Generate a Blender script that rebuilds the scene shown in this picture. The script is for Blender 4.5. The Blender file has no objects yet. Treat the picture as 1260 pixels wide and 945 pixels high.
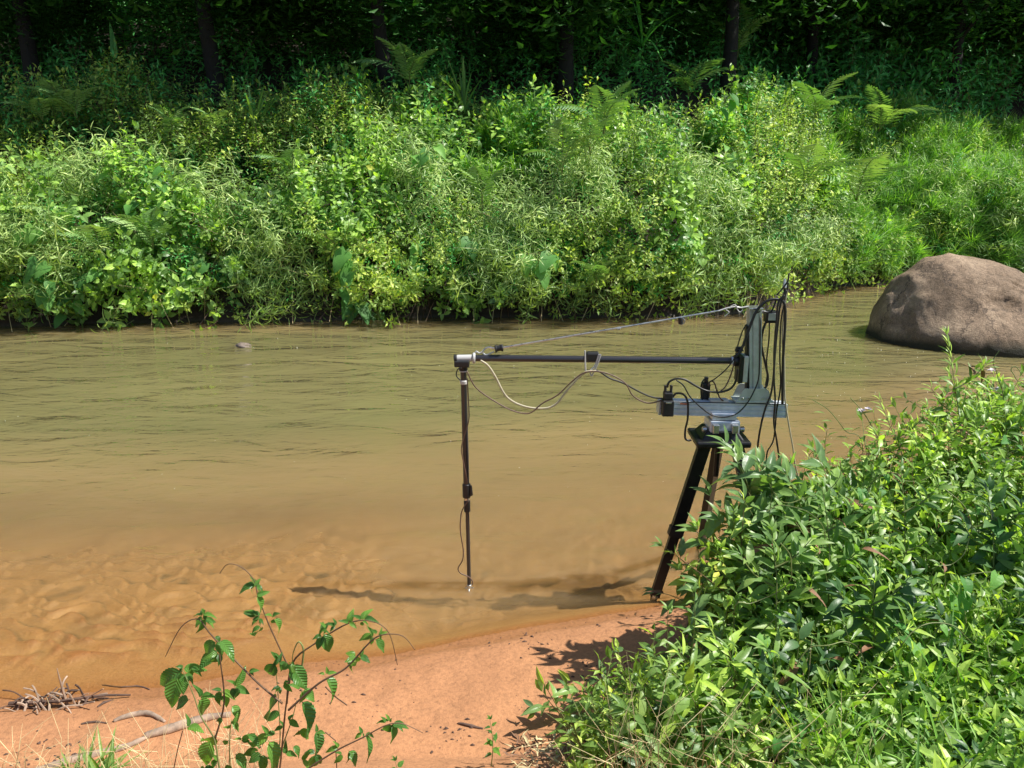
import bpy, bmesh, math, random
import numpy as np
from mathutils import Vector, Matrix, noise as mnoise
R = math.radians
rng = np.random.default_rng(7)
random.seed(7)
sc = bpy.context.scene
# ------------------------------------------------------------------ camera
CAMZ, PITCH, F = 2.5, 16.0, 1000.0
cd = bpy.data.cameras.new('camera'); cam = bpy.data.objects.new('camera', cd)
sc.collection.objects.link(cam)
cam.location = (0, 0, CAMZ); cam.rotation_euler = (R(90 - PITCH), 0, 0)
cd.sensor_width = 36.0; cd.lens = 36.0 * F / 1260.0
cd.clip_start = 0.05; cd.clip_end = 600
sc.camera = cam
# ------------------------------------------------------------------ world, sun, exposure
SUN_EL, SUN_AZ = 55.0, -4.0            # azimuth measured from +X towards +Y
w = bpy.data.worlds.new('World'); sc.world = w; w.use_nodes = True
nt = w.node_tree; bg = nt.nodes['Background']
sky = nt.nodes.new('ShaderNodeTexSky'); sky.sky_type = 'NISHITA'; sky.sun_disc = False
sky.sun_elevation = R(SUN_EL); sky.sun_rotation = R(90 - SUN_AZ)
nt.links.new(sky.outputs[0], bg.inputs[0]); bg.inputs[1].default_value = 0.09
sd = Vector((math.cos(R(SUN_EL)) * math.cos(R(SUN_AZ)), math.cos(R(SUN_EL)) * math.sin(R(SUN_AZ)), math.sin(R(SUN_EL))))
ld = bpy.data.lights.new('sun', 'SUN'); ld.energy = 5.0; ld.angle = R(0.53); ld.color = (1.0, 0.955, 0.88)
lo = bpy.data.objects.new('sun', ld); sc.collection.objects.link(lo)
lo.rotation_euler = sd.to_track_quat('Z', 'Y').to_euler(); lo.location = (8, 2, 14)
sc.view_settings.view_transform = 'Standard'; sc.view_settings.look = 'None'
sc.view_settings.exposure = 0.65; sc.view_settings.gamma = 1.0
sc.cycles.max_bounces = 8; sc.cycles.diffuse_bounces = 3; sc.cycles.glossy_bounces = 3
sc.cycles.transmission_bounces = 4; sc.cycles.transparent_max_bounces = 12
sc.cycles.sample_clamp_indirect = 4.0
sc.cycles.caustics_reflective = False; sc.cycles.caustics_refractive = False

# ------------------------------------------------------------------ ray helpers (sizes and places read off the photograph)
cP, sP = math.cos(R(PITCH)), math.sin(R(PITCH))
def ray(px, py):
    x = (px - 630) / F; y = (472.5 - py) / F
    return Vector((x, cP + y * sP, -sP + y * cP))
def at(px, py, Y):
    d = ray(px, py); t = Y / d.y
    return Vector((d.x * t, Y, CAMZ + d.z * t))
def onz(px, py, z=0.0):
    d = ray(px, py); t = (z - CAMZ) / d.z
    return Vector((d.x * t, d.y * t, z))

# ------------------------------------------------------------------ object helpers
def put(o, parent=None):
    sc.collection.objects.link(o)
    if parent is not None: o.parent = parent
    return o
def tag(o, label=None, cat=None, group=None, kind=None):
    if label: o['label'] = label
    if cat: o['category'] = cat
    if group: o['group'] = group
    if kind: o['kind'] = kind
    return o
def empty(name, loc=(0, 0, 0)):
    o = bpy.data.objects.new(name, None); o.location = loc; o.empty_display_size = 0.05
    return put(o)
def qmesh(name, V, Fq, mats, tint=None, mi=None, smooth=False):
    """mesh from numpy quads"""
    me = bpy.data.meshes.new(name)
    V = np.asarray(V, np.float32); Fq = np.asarray(Fq, np.int32)
    n = len(Fq); k = Fq.shape[1]
    me.vertices.add(len(V)); me.vertices.foreach_set('co', V.ravel())
    me.loops.add(n * k); me.loops.foreach_set('vertex_index', Fq.ravel())
    me.polygons.add(n); me.polygons.foreach_set('loop_start', np.arange(0, n * k, k, dtype=np.int32))
    me.polygons.foreach_set('loop_total', np.full(n, k, np.int32))
    for m in (mats if isinstance(mats, (list, tuple)) else [mats]): me.materials.append(m)
    if mi is not None: me.polygons.foreach_set('material_index', np.asarray(mi, np.int32))
    me.polygons.foreach_set('use_smooth', np.full(n, bool(smooth)))
    if tint is not None:
        a = me.attributes.new('tint', 'FLOAT', 'FACE'); a.data.foreach_set('value', np.asarray(tint, np.float32))
    me.update(calc_edges=True)
    return me
def mobj(name, me, parent=None):
    return put(bpy.data.objects.new(name, me), parent)
def frames(pts):
    P = [Vector(p) for p in pts]; out = []; up = None
    for i in range(len(P)):
        t = (P[min(i + 1, len(P) - 1)] - P[max(i - 1, 0)])
        t = t.normalized() if t.length > 1e-9 else Vector((0, 0, 1))
        if up is None:
            up = t.orthogonal().normalized()
        else:
            up = (up - t * up.dot(t)); up = up.normalized() if up.length > 1e-6 else t.orthogonal().normalized()
        out.append((P[i], t, up, t.cross(up)))
    return out
def tube(pts, r, n=6, cap=True):
    """returns V,F (quads) of a tube; r scalar or list"""
    fr = frames(pts); m = len(fr)
    rr = [r] * m if not hasattr(r, '__len__') else list(r)
    V = []; Fq = []
    for (p, t, a, b), q in zip(fr, rr):
        for k in range(n):
            an = 2 * math.pi * k / n
            V.append(p + (a * math.cos(an) + b * math.sin(an)) * q)
    for i in range(m - 1):
        for k in range(n):
            k2 = (k + 1) % n
            Fq.append((i * n + k, i * n + k2, (i + 1) * n + k2, (i + 1) * n + k))
    if cap:
        for (i, s) in ((0, -1), (m - 1, 1)):
            c = len(V); V.append(fr[i][0])
            for k in range(0, n, 2):
                a0 = i * n + k; a1 = i * n + (k + 1) % n; a2 = i * n + (k + 2) % n
                Fq.append((c, a0, a1, a2) if s > 0 else (c, a2, a1, a0))
    return np.array([tuple(v) for v in V]), np.array(Fq)
class MB:
    def __init__(s): s.V = []; s.F = []; s.T = []; s.M = []; s.n = 0
    def add(s, V, Fq, tint=0.5, mi=0):
        s.V.append(np.asarray(V, float).reshape(-1, 3)); Fq = np.asarray(Fq, int)
        s.F.append(Fq + s.n); s.n += len(s.V[-1])
        s.T.append(np.full(len(Fq), tint) if np.isscalar(tint) else np.asarray(tint)); s.M.append(np.full(len(Fq), mi) if np.isscalar(mi) else mi)
        return s
    def tube(s, pts, r, n=6, mi=0, tint=0.5, cap=True):
        return s.add(*tube(pts, r, n, cap), tint, mi)
    def mesh(s, name, mats, smooth=False):
        return qmesh(name, np.concatenate(s.V), np.concatenate(s.F), mats, np.concatenate(s.T), np.concatenate(s.M), smooth)
    def build(s, name, mats, parent=None, smooth=False):
        return mobj(name, s.mesh(name, mats, smooth), parent)
def spline(pts, k=6):
    P = [Vector(p) for p in pts]; out = []
    for i in range(len(P) - 1):
        p0 = P[max(i - 1, 0)]; p1 = P[i]; p2 = P[i + 1]; p3 = P[min(i + 2, len(P) - 1)]
        for j in range(k):
            t = j / k
            out.append(0.5 * ((2 * p1) + (p2 - p0) * t + (2 * p0 - 5 * p1 + 4 * p2 - p3) * t * t + (3 * p1 - p0 - 3 * p2 + p3) * t ** 3))
    out.append(P[-1]); return out
def boxm(name, size, mat, bevel=0.003, taper=None):
    bm = bmesh.new(); bmesh.ops.create_cube(bm, size=1.0)
    for v in bm.verts:
        v.co.x *= size[0]; v.co.y *= size[1]; v.co.z *= size[2]
        if taper and v.co.z > 0: v.co.x *= taper[0]; v.co.y *= taper[1]
    if bevel: bmesh.ops.bevel(bm, geom=bm.edges[:], offset=bevel, segments=2, profile=0.5, affect='EDGES')
    me = bpy.data.meshes.new(name); bm.to_mesh(me); bm.free(); me.materials.append(mat)
    return me
def box(name, c, size, mat, parent, bevel=0.003, taper=None, rot=None):
    o = mobj(name, boxm(name, size, mat, bevel, taper), parent); o.location = c
    if rot: o.rotation_euler = rot
    return o
def cyl(name, a, b, r, mat, parent, n=20, r2=None):
    """turned cylinder with a small chamfer"""
    a = Vector(a); b = Vector(b); d = (b - a); L = d.length; d.normalize(); c = min(0.25 * L, 0.15 * r)
    r2 = r if r2 is None else r2
    pts = [a, a + d * c * .01, a + d * c, b - d * c, b - d * c * .01, b]
    rr = [r * .82, r * .86, r, r2, r2 * .86, r2 * .82]
    V, Fq = tube(pts, rr, n); me = qmesh(name, V, Fq, mat, smooth=False)
    return mobj(name, me, parent)

# ------------------------------------------------------------------ materials
def newmat(name):
    m = bpy.data.materials.new(name); m.use_nodes = True; n = m.node_tree.nodes
    return m, m.node_tree, n['Principled BSDF'], n['Material Output']
def nd(t, typ, **kw):
    n = t.nodes.new(typ)
    for k, v in kw.items(): setattr(n, k, v)
    return n
def ramp(t, fac, stops, interp='LINEAR'):
    r = nd(t, 'ShaderNodeValToRGB'); r.color_ramp.interpolation = interp
    e = r.color_ramp.elements
    while len(e) < len(stops): e.new(0.5)
    for i, (p, c) in enumerate(stops):
        e[i].position = p; e[i].color = (c[0], c[1], c[2], 1) if hasattr(c, '__len__') else (c, c, c, 1)
    t.links.new(fac, r.inputs[0]); return r
def noise_tex(t, scale, detail=4, rough=0.6, vec=None, dist=0.0, dim='3D'):
    n = nd(t, 'ShaderNodeTexNoise'); n.noise_dimensions = dim
    n.inputs['Scale'].default_value = scale; n.inputs['Detail'].default_value = detail
    n.inputs['Roughness'].default_value = rough; n.inputs['Distortion'].default_value = dist
    if vec is not None: t.links.new(vec, n.inputs['Vector'])
    return n
def math_n(t, op, a, b=None, clamp=False):
    n = nd(t, 'ShaderNodeMath', operation=op); n.use_clamp = clamp
    for i, v in enumerate((a, b)):
        if v is None: continue
        if isinstance(v, (int, float)): n.inputs[i].default_value = v
        else: t.links.new(v, n.inputs[i])
    return n.outputs[0]
def mixrgb(t, fac, a, b, mode='MIX'):
    n = nd(t, 'ShaderNodeMix', data_type='RGBA', blend_type=mode)
    for s, v in ((0, fac), (6, a), (7, b)):
        if isinstance(v, (int, float)): n.inputs[s].default_value = v
        elif isinstance(v, tuple): n.inputs[s].default_value = (*v, 1) if len(v) == 3 else v
        else: t.links.new(v, n.inputs[s])
    return n.outputs[2]
def bump(t, h, strength, dist=0.01, prev=None):
    b = nd(t, 'ShaderNodeBump'); b.inputs['Strength'].default_value = strength; b.inputs['Distance'].default_value = dist
    t.links.new(h, b.inputs['Height'])
    if prev is not None: t.links.new(prev, b.inputs['Normal'])
    return b.outputs[0]

def leafmat(name, cols, transl=0.35, rough=0.42, tcol=None, spec=0.4, patch=1.2, veins=None):
    """cols: three greens (dark, mid, light); every leaf picks its own place between them"""
    m, t, p, out = newmat(name)
    at_ = nd(t, 'ShaderNodeAttribute', attribute_name='tint'); oi = nd(t, 'ShaderNodeObjectInfo')
    geo = nd(t, 'ShaderNodeNewGeometry')
    s = math_n(t, 'FRACT', math_n(t, 'ADD', at_.outputs['Fac'], oi.outputs['Random']))
    pn = noise_tex(t, patch, 2, 0.5, geo.outputs['Position'])
    s2 = math_n(t, 'ADD', math_n(t, 'MULTIPLY', s, 0.65), math_n(t, 'SUBTRACT', math_n(t, 'MULTIPLY', pn.outputs[0], 0.9), 0.27), True)
    cr = ramp(t, s2, [(0.0, cols[0]), (0.5, cols[1]), (0.93, cols[2]), (1.0, cols[3] if len(cols) > 3 else cols[2])])
    fn = noise_tex(t, 60, 3, 0.6, geo.outputs['Position'])
    col = mixrgb(t, 0.35, cr.outputs[0], ramp(t, fn.outputs[0], [(0.3, 0.55), (0.7, 1.25)]).outputs[0], 'MULTIPLY')
    t.links.new(col, p.inputs['Base Color']); p.inputs['Roughness'].default_value = rough
    p.inputs['Specular IOR Level'].default_value = spec
    tr = nd(t, 'ShaderNodeBsdfTranslucent'); tc = mixrgb(t, 1.0, col, tcol or (1.35, 1.5, 0.45), 'MULTIPLY')
    t.links.new(tc, tr.inputs[0])
    mx = nd(t, 'ShaderNodeMixShader'); mx.inputs[0].default_value = transl
    t.links.new(p.outputs[0], mx.inputs[1]); t.links.new(tr.outputs[0], mx.inputs[2])
    nrm = bump(t, fn.outputs[0], 0.25, 0.004)
    if veins:
        tc2 = nd(t, 'ShaderNodeTexCoord'); sx = nd(t, 'ShaderNodeSeparateXYZ'); t.links.new(tc2.outputs['Object'], sx.inputs[0]); ax = math_n(t, 'ABSOLUTE', sx.outputs['X'])
        mid_ = math_n(t, 'LESS_THAN', ax, .012)
        if veins == 'long': vn = math_n(t, 'MAXIMUM', mid_, math_n(t, 'LESS_THAN', math_n(t, 'ABSOLUTE', math_n(t, 'SUBTRACT', ax, .075)), .008)); hgt = vn
        else:
            ph = math_n(t, 'FRACT', math_n(t, 'MULTIPLY', math_n(t, 'SUBTRACT', sx.outputs['Y'], math_n(t, 'MULTIPLY', ax, .9)), 9.0))
            vn = math_n(t, 'MAXIMUM', mid_, math_n(t, 'LESS_THAN', ph, .14)); hgt = math_n(t, 'ABSOLUTE', math_n(t, 'SUBTRACT', ph, .5))
        col2 = mixrgb(t, math_n(t, 'MULTIPLY', vn, .45), col, (.20, .32, .10)); t.links.new(col2, p.inputs['Base Color'])
        nrm = bump(t, hgt, .6, .006, nrm)
    t.links.new(nrm, p.inputs['Normal'])
    t.links.new(mx.outputs[0], out.inputs[0]); return m
def plainmat(name, col, rough=0.5, metal=0.0, nscale=30, var=0.25, bmp=0.1, bd=0.002, spec=0.5):
    m, t, p, out = newmat(name)
    tc = nd(t, 'ShaderNodeTexCoord'); n = noise_tex(t, nscale, 4, 0.6, tc.outputs['Object'])
    c = mixrgb(t, 1.0, col, ramp(t, n.outputs[0], [(0.3, 1 - var), (0.7, 1 + var)]).outputs[0], 'MULTIPLY')
    t.links.new(c, p.inputs['Base Color']); p.inputs['Roughness'].default_value = rough; p.inputs['Metallic'].default_value = metal
    p.inputs['Specular IOR Level'].default_value = spec
    t.links.new(ramp(t, n.outputs[0], [(0.2, max(0, rough - .12)), (0.8, min(1, rough + .15))]).outputs[0], p.inputs['Roughness'])
    if bmp: t.links.new(bump(t, n.outputs[0], bmp, bd), p.inputs['Normal'])
    return m
M = {}
M['leaf_small'] = leafmat('leaf_small', [(0.078, 0.143, 0.039), (0.272, 0.438, 0.088), (0.760, 0.875, 0.201), (0.819, 0.875, 0.471)], .38)
M['leaf_narrow'] = leafmat('leaf_narrow', [(0.079, 0.149, 0.046), (0.266, 0.429, 0.111), (0.709, 0.858, 0.302), (0.709, 0.858, 0.603)], .30, .4)
M['leaf_vine'] = leafmat('leaf_vine', [(0.062, 0.133, 0.043), (0.243, 0.426, 0.114), (0.595, 0.856, 0.161), (0.910, 0.875, 0.201)], .40, .38)
M['leaf_heart'] = leafmat('leaf_heart', [(0.065, 0.181, 0.049), (0.131, 0.332, 0.078), (0.242, 0.483, 0.105)], .42, .5, spec=.25)
M['leaf_grass'] = leafmat('leaf_grass', [(0.104, 0.248, 0.040), (0.210, 0.434, 0.080), (0.398, 0.642, 0.119), (0.878, 0.745, 0.338)], .40, .5)
M['leaf_fern'] = leafmat('leaf_fern', [(0.114, 0.233, 0.087), (0.201, 0.371, 0.120), (0.406, 0.565, 0.204)], .25, .45)
M['leaf_strap'] = leafmat('leaf_strap', [(0.082, 0.194, 0.053), (0.162, 0.345, 0.083), (0.325, 0.517, 0.125)], .25, .3)
M['leaf_shade'] = leafmat('leaf_shade', [(0.053, 0.234, 0.064), (0.104, 0.410, 0.094), (0.178, 0.599, 0.112)], .25, .45)
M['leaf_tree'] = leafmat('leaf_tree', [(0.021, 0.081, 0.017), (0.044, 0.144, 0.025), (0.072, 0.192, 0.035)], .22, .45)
M['leaf_broad'] = leafmat('leaf_broad', [(0.085, 0.164, 0.076), (0.165, 0.289, 0.101), (0.300, 0.462, 0.112), (0.510, 0.578, 0.101)], .34, .36, patch=3, veins='long')
M['leaf_weed'] = leafmat('leaf_weed', [(0.081, 0.154, 0.045), (0.239, 0.393, 0.088), (0.592, 0.795, 0.124), (0.948, 0.882, 0.179)], .38, .38, patch=3)
M['leaf_lime'] = leafmat('leaf_lime', [(0.100, 0.209, 0.057), (0.188, 0.330, 0.085), (0.325, 0.462, 0.133)], .45, .42, patch=3)
M['leaf_sheen'] = leafmat('leaf_sheen', [(0.038, 0.093, 0.033), (0.068, 0.153, 0.051), (0.120, 0.230, 0.072)], .30, .40, spec=.4, patch=3)
M['leaf_toothed'] = leafmat('leaf_toothed', [(0.042, 0.140, 0.031), (0.094, 0.245, 0.043), (0.208, 0.420, 0.058)], .36, .33, patch=5, veins='side')
M['straw'] = plainmat('straw', (.52, .42, .22), .7, nscale=8, var=.3)
M['stem_green'] = plainmat('stem_green', (.16, .19, .06), .55, nscale=14, var=.35)
M['stem_brown'] = plainmat('stem_brown', (.13, .075, .04), .6, nscale=14, var=.4)
M['bark'] = plainmat('bark', (.012, .011, .009), .9, nscale=9, var=.5, bmp=.7, bd=.03)
M['driftwood'] = plainmat('driftwood', (.30, .22, .16), .85, nscale=16, var=.55, bmp=.6, bd=.006)
M['darkwood'] = plainmat('darkwood', (.09, .055, .04), .85, nscale=20, var=.5, bmp=.6, bd=.004)
M['petal'] = plainmat('petal', (.80, .70, .76), .6, nscale=40, var=.08, bmp=0)
M['deadleaf'] = plainmat('deadleaf', (.20, .10, .05), .7, nscale=30, var=.5)

# ------------------------------------------------------------------ ground: one sheet from the near bank through the river bed to the hills
FX = [-40, -20, -7.5, -4, -1, 2, 4, 4.7, 5.5, 6.3, 8, 12, 20, 40]
FY = [11, 11.6, 11.9, 12.25, 12.5, 12.6, 12.9, 13.8, 14.9, 15.6, 16.2, 16.8, 17.5, 20]
NX = [-40, -12, -2.4, -1.5, -.64, 0, .74, 1.2, 2.5, 5, 8, 14, 40]
NY = [2.0, 2.9, 3.28, 3.45, 3.67, 3.88, 4.10, 4.22, 4.6, 5.6, 6.4, 7.4, 9]
def far_y(x): return np.interp(x, FX, FY)
def near_y(x): return np.interp(x, NX, NY)
def sstep(x, a, b):
    t = np.clip((x - a) / (b - a), 0, 1); return t * t * (3 - 2 * t)
def vnoise(x, y, s, seed=0.0):
    """smooth value noise, vectorised"""
    x = np.asarray(x, float) * s + 100 + seed * 17.3; y = np.asarray(y, float) * s + 100 + seed * 9.7
    xi = np.floor(x); yi = np.floor(y); fx = x - xi; fy = y - yi; fx = fx * fx * (3 - 2 * fx); fy = fy * fy * (3 - 2 * fy)
    def h(a, b):
        v = np.sin(a * 127.1 + b * 311.7 + seed * 74.7) * 43758.5453; return v - np.floor(v)
    return (h(xi, yi) * (1 - fx) + h(xi + 1, yi) * fx) * (1 - fy) + (h(xi, yi + 1) * (1 - fx) + h(xi + 1, yi + 1) * fx) * fy
def fbm(x, y, s, o=3, seed=0.0):
    return sum(vnoise(x, y, s * 2 ** i, seed + i) * 0.5 ** i for i in range(o)) / sum(0.5 ** i for i in range(o))
def terrain(x, y):
    x = np.asarray(x, float); y = np.asarray(y, float)
    ny = near_y(x) + .10 * (fbm(x, y * 0, 1.6, 3, 3) - .5); fy = far_y(x) + .35 * (fbm(x, y * 0, .9, 3, 5) - .5)
    u = y - ny; v = fy - y
    d = np.minimum(np.interp(u, [0, .12, .5, 1.0, 1.4, 1.8, 2.2, 3.0, 4.5], [0, .02, .055, .09, .125, .17, .235, .45, .9]), np.interp(v, [0, .3, 1, 3], [0, .35, .7, .95]))
    d = d + .075 * sstep(x, -1.5, -.3) * sstep(u, .02, .35) * (1 - sstep(u, 2, 3)) 
    d = d * (1 - .38 * (1 - sstep(x, -1.3, -.2)) * (1 - sstep(u, .6, 2.4)))
    # current ripples on the shallow bed: steep lee side, wandering crests
    wx = fbm(x, y, 2.2, 3, 11); wy = fbm(x, y, 5.5, 2, 12)
    ph = (y * 1.0 + x * 0.22) * 7.5 + wx * 3.0 + wy * 1.5
    saw = ph - np.floor(ph); rip = np.where(saw < .82, saw / .82, (1 - saw) / .18)
    ph2 = (x * 1.0 - y * .35) * 5.0 + fbm(x, y, 2.8, 2, 21) * 4.0; saw2 = ph2 - np.floor(ph2)
    rip = rip * (.45 + .55 * np.where(saw2 < .8, saw2 / .8, (1 - saw2) / .2))
    bed = -d + rip * .042 * sstep(u, .1, .5) * (1 - sstep(u, 2.2, 3.4)) - .004
    wl = -u
    sand = np.interp(wl, [0, .25, .7, 1.3, 3], [0, .022, .06, .12, .2])
    sand = sand + (fbm(x, y, 2.5, 4, 31) - .5) * .045 * sstep(wl, .02, .5) + (fbm(x, y, 16, 2, 33) - .5) * .010 * sstep(wl, .02, .3)
    # small wet step just above the water's edge
    sand = sand + .012 * sstep(wl, .05 + .06 * fbm(x, y, 3, 2, 41), .10 + .08 * fbm(x, y, 3, 2, 41))
    lb = np.interp(y, [-8, .2, 1.0, 1.7, 2.3, 2.8], [1.05, 1.0, .95, .66, .26, 0])
    rb = np.interp(y, [-8, .2, .9, 1.4, 2.2, 3.2, 4.2], [1.05, 1.0, .85, .5, .24, .16, .02])
    k = sstep(x, .1, 1.3)
    bank = lb * (1 - k) + (rb + sstep(x, .9, 3.2) * .38 * sstep(wl, 0.1, .8)) * k
    land = sand + bank * sstep(wl, 0, .3)
    s = -v
    hill = np.interp(s, [0, .2, .5, 1.5, 3, 5, 9, 15, 40, 160], [0, .55, .9, 1.35, 2.2, 3.3, 5.6, 8.5, 19, 40]) + (fbm(x, y, .5, 3, 51) - .5) * .7 * sstep(s, .4, 2)
    z = np.where(u < 0, land, np.where(v < 0, hill, bed))
    return z
def th(x, y): return float(terrain(np.array([x]), np.array([y]))[0])
def axis(segs):
    out = []
    for a, b, st in segs: out += list(np.arange(a, b, st))
    return np.array(out + [segs[-1][1]])
gx = axis([(-200, -30, 12), (-30, -12, 1.5), (-12, -3.4, .2), (-3.4, 1.7, .018), (1.7, 4, .08), (4, 14, .25), (14, 30, 1.5), (30, 200, 12)])
gy = axis([(-80, -8, 9), (-8, 1, .5), (1, 2.4, .06), (2.4, 5.9, .016), (5.9, 8, .12), (8, 24, .25), (24, 60, 2), (60, 240, 15)])
X, Y = np.meshgrid(gx, gy); Z = terrain(X, Y)
def gridfaces(nx, ny):
    i = np.arange(nx - 1); j = np.arange(ny - 1); I, J = np.meshgrid(i, j); a = (J * nx + I).ravel()
    return np.stack([a, a + 1, a + 1 + nx, a + nx], 1)
def ground_mat():
    m, t, p, out = newmat('river_sand_and_soil')
    geo = nd(t, 'ShaderNodeNewGeometry'); pos = geo.outputs['Position']
    sep = nd(t, 'ShaderNodeSeparateXYZ'); t.links.new(pos, sep.inputs[0])
    n1 = noise_tex(t, 2.5, 5, .6, pos); n2 = noise_tex(t, 45, 4, .65, pos); n3 = noise_tex(t, 260, 2, .6, pos)
    sand = ramp(t, n1.outputs[0], [(.3, (.36, .168, .074)), (.55, (.43, .204, .091)), (.75, (.39, .185, .084))]).outputs[0]
    sand = mixrgb(t, .8, sand, ramp(t, n2.outputs[0], [(.28, .66), (.5, 1.0), (.72, 1.18)]).outputs[0], 'MULTIPLY')
    sand = mixrgb(t, .6, sand, ramp(t, n3.outputs[0], [(.32, .6), (.45, 1.0), (.7, 1.15)]).outputs[0], 'MULTIPLY')
    # dark crumbs
    v = nd(t, 'ShaderNodeTexVoronoi'); v.inputs['Scale'].default_value = 26; t.links.new(pos, v.inputs['Vector'])
    cr = math_n(t, 'MULTIPLY', math_n(t, 'LESS_THAN', v.outputs['Distance'], .11), math_n(t, 'GREATER_THAN', n1.outputs[0], .52))
    sand = mixrgb(t, math_n(t, 'MULTIPLY', cr, .75), sand, (.10, .045, .03))
    # wet band by the water, a real darkening of soaked sand
    wn = math_n(t, 'ADD', sep.outputs['Z'], math_n(t, 'MULTIPLY', math_n(t, 'SUBTRACT', n1.outputs[0], .5), -.04))
    wet = nd(t, 'ShaderNodeMapRange'); wet.inputs['From Min'].default_value = .003; wet.inputs['From Max'].default_value = .05
    wet.inputs['To Min'].default_value = 1; wet.inputs['To Max'].default_value = 0; t.links.new(wn, wet.inputs['Value'])
    sandw = mixrgb(t, math_n(t, 'MULTIPLY', wet.outputs[0], .8), sand, mixrgb(t, 1.0, sand, (.62, .58, .50), 'MULTIPLY'))
    # bed: paler yellow sand with dark silt lying in the troughs
    at_ = nd(t, 'ShaderNodeAttribute', attribute_name='silt')
    bedc = ramp(t, n2.outputs[0], [(.3, (.36, .21, .088)), (.7, (.43, .255, .108))]).outputs[0]
    bedc = mixrgb(t, math_n(t, 'MULTIPLY', at_.outputs['Fac'], .95), bedc, (.085, .065, .035))
    under = nd(t, 'ShaderNodeMapRange'); under.inputs['From Min'].default_value = -.03; under.inputs['From Max'].default_value = .0
    under.inputs['To Min'].default_value = 1; under.inputs['To Max'].default_value = 0; t.links.new(sep.outputs['Z'], under.inputs['Value'])
    c = mixrgb(t, under.outputs[0], sandw, bedc)
    # far slope and the top of the near bank: dark soil with leaf litter
    soil = ramp(t, noise_tex(t, 18, 5, .7, pos).outputs[0], [(.3, (.018, .014, .009)), (.55, (.035, .026, .017)), (.75, (.07, .048, .03))]).outputs[0]
    so = nd(t, 'ShaderNodeAttribute', attribute_name='soil')
    c = mixrgb(t, so.outputs['Fac'], c, soil)
    t.links.new(c, p.inputs['Base Color'])
    rg = nd(t, 'ShaderNodeMapRange'); rg.inputs['To Min'].default_value = .9; rg.inputs['To Max'].default_value = .45
    t.links.new(wet.outputs[0], rg.inputs['Value']); t.links.new(rg.outputs[0], p.inputs['Roughness'])
    b1 = bump(t, n2.outputs[0], .5, .012); b2 = bump(t, n3.outputs[0], .5, .004, b1); t.links.new(b2, p.inputs['Normal'])
    return m
gme = qmesh('ground', np.stack([X.ravel(), Y.ravel(), Z.ravel()], 1), gridfaces(len(gx), len(gy)), ground_mat(), smooth=True)
# silt (trough) and soil weights
ny = near_y(X); wx = fbm(X, Y, 2.2, 3, 11); wy = fbm(X, Y, 5.5, 2, 12)
ph = (Y * 1.0 + X * 0.22) * 7.5 + wx * 3.0 + wy * 1.5; saw = ph - np.floor(ph)
silt = (sstep(saw, .80, .92)) * .9 + .6 * (1 - sstep(saw, .0, .22))
silt = np.clip(silt, 0, 1) * sstep(fbm(X, Y, 3.2, 3, 61), .22, .42) * sstep(Y - ny, .2, .6)
silt = np.maximum(silt, .3 * sstep(fbm(X, Y * 2.2, 2.6, 3, 67), .60, .74) * sstep(Y - ny, .1, .4))
a = gme.attributes.new('silt', 'FLOAT', 'POINT'); a.data.foreach_set('value', silt.ravel().astype(np.float32))
soilw = np.maximum(sstep(Y, far_y(X) - 1, far_y(X)), (sstep(X, 1.0, 1.8) * (1 - sstep(Y, near_y(X) - .5, near_y(X) - .15))) * .8)
soilw = np.maximum(soilw, 1 - sstep(Y, .9, 1.7))
a = gme.attributes.new('soil', 'FLOAT', 'POINT'); a.data.foreach_set('value', soilw.ravel().astype(np.float32))
tag(mobj('ground', gme), 'orange sand bar, rippled river bed and wooded slope', 'ground', kind='structure')

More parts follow.
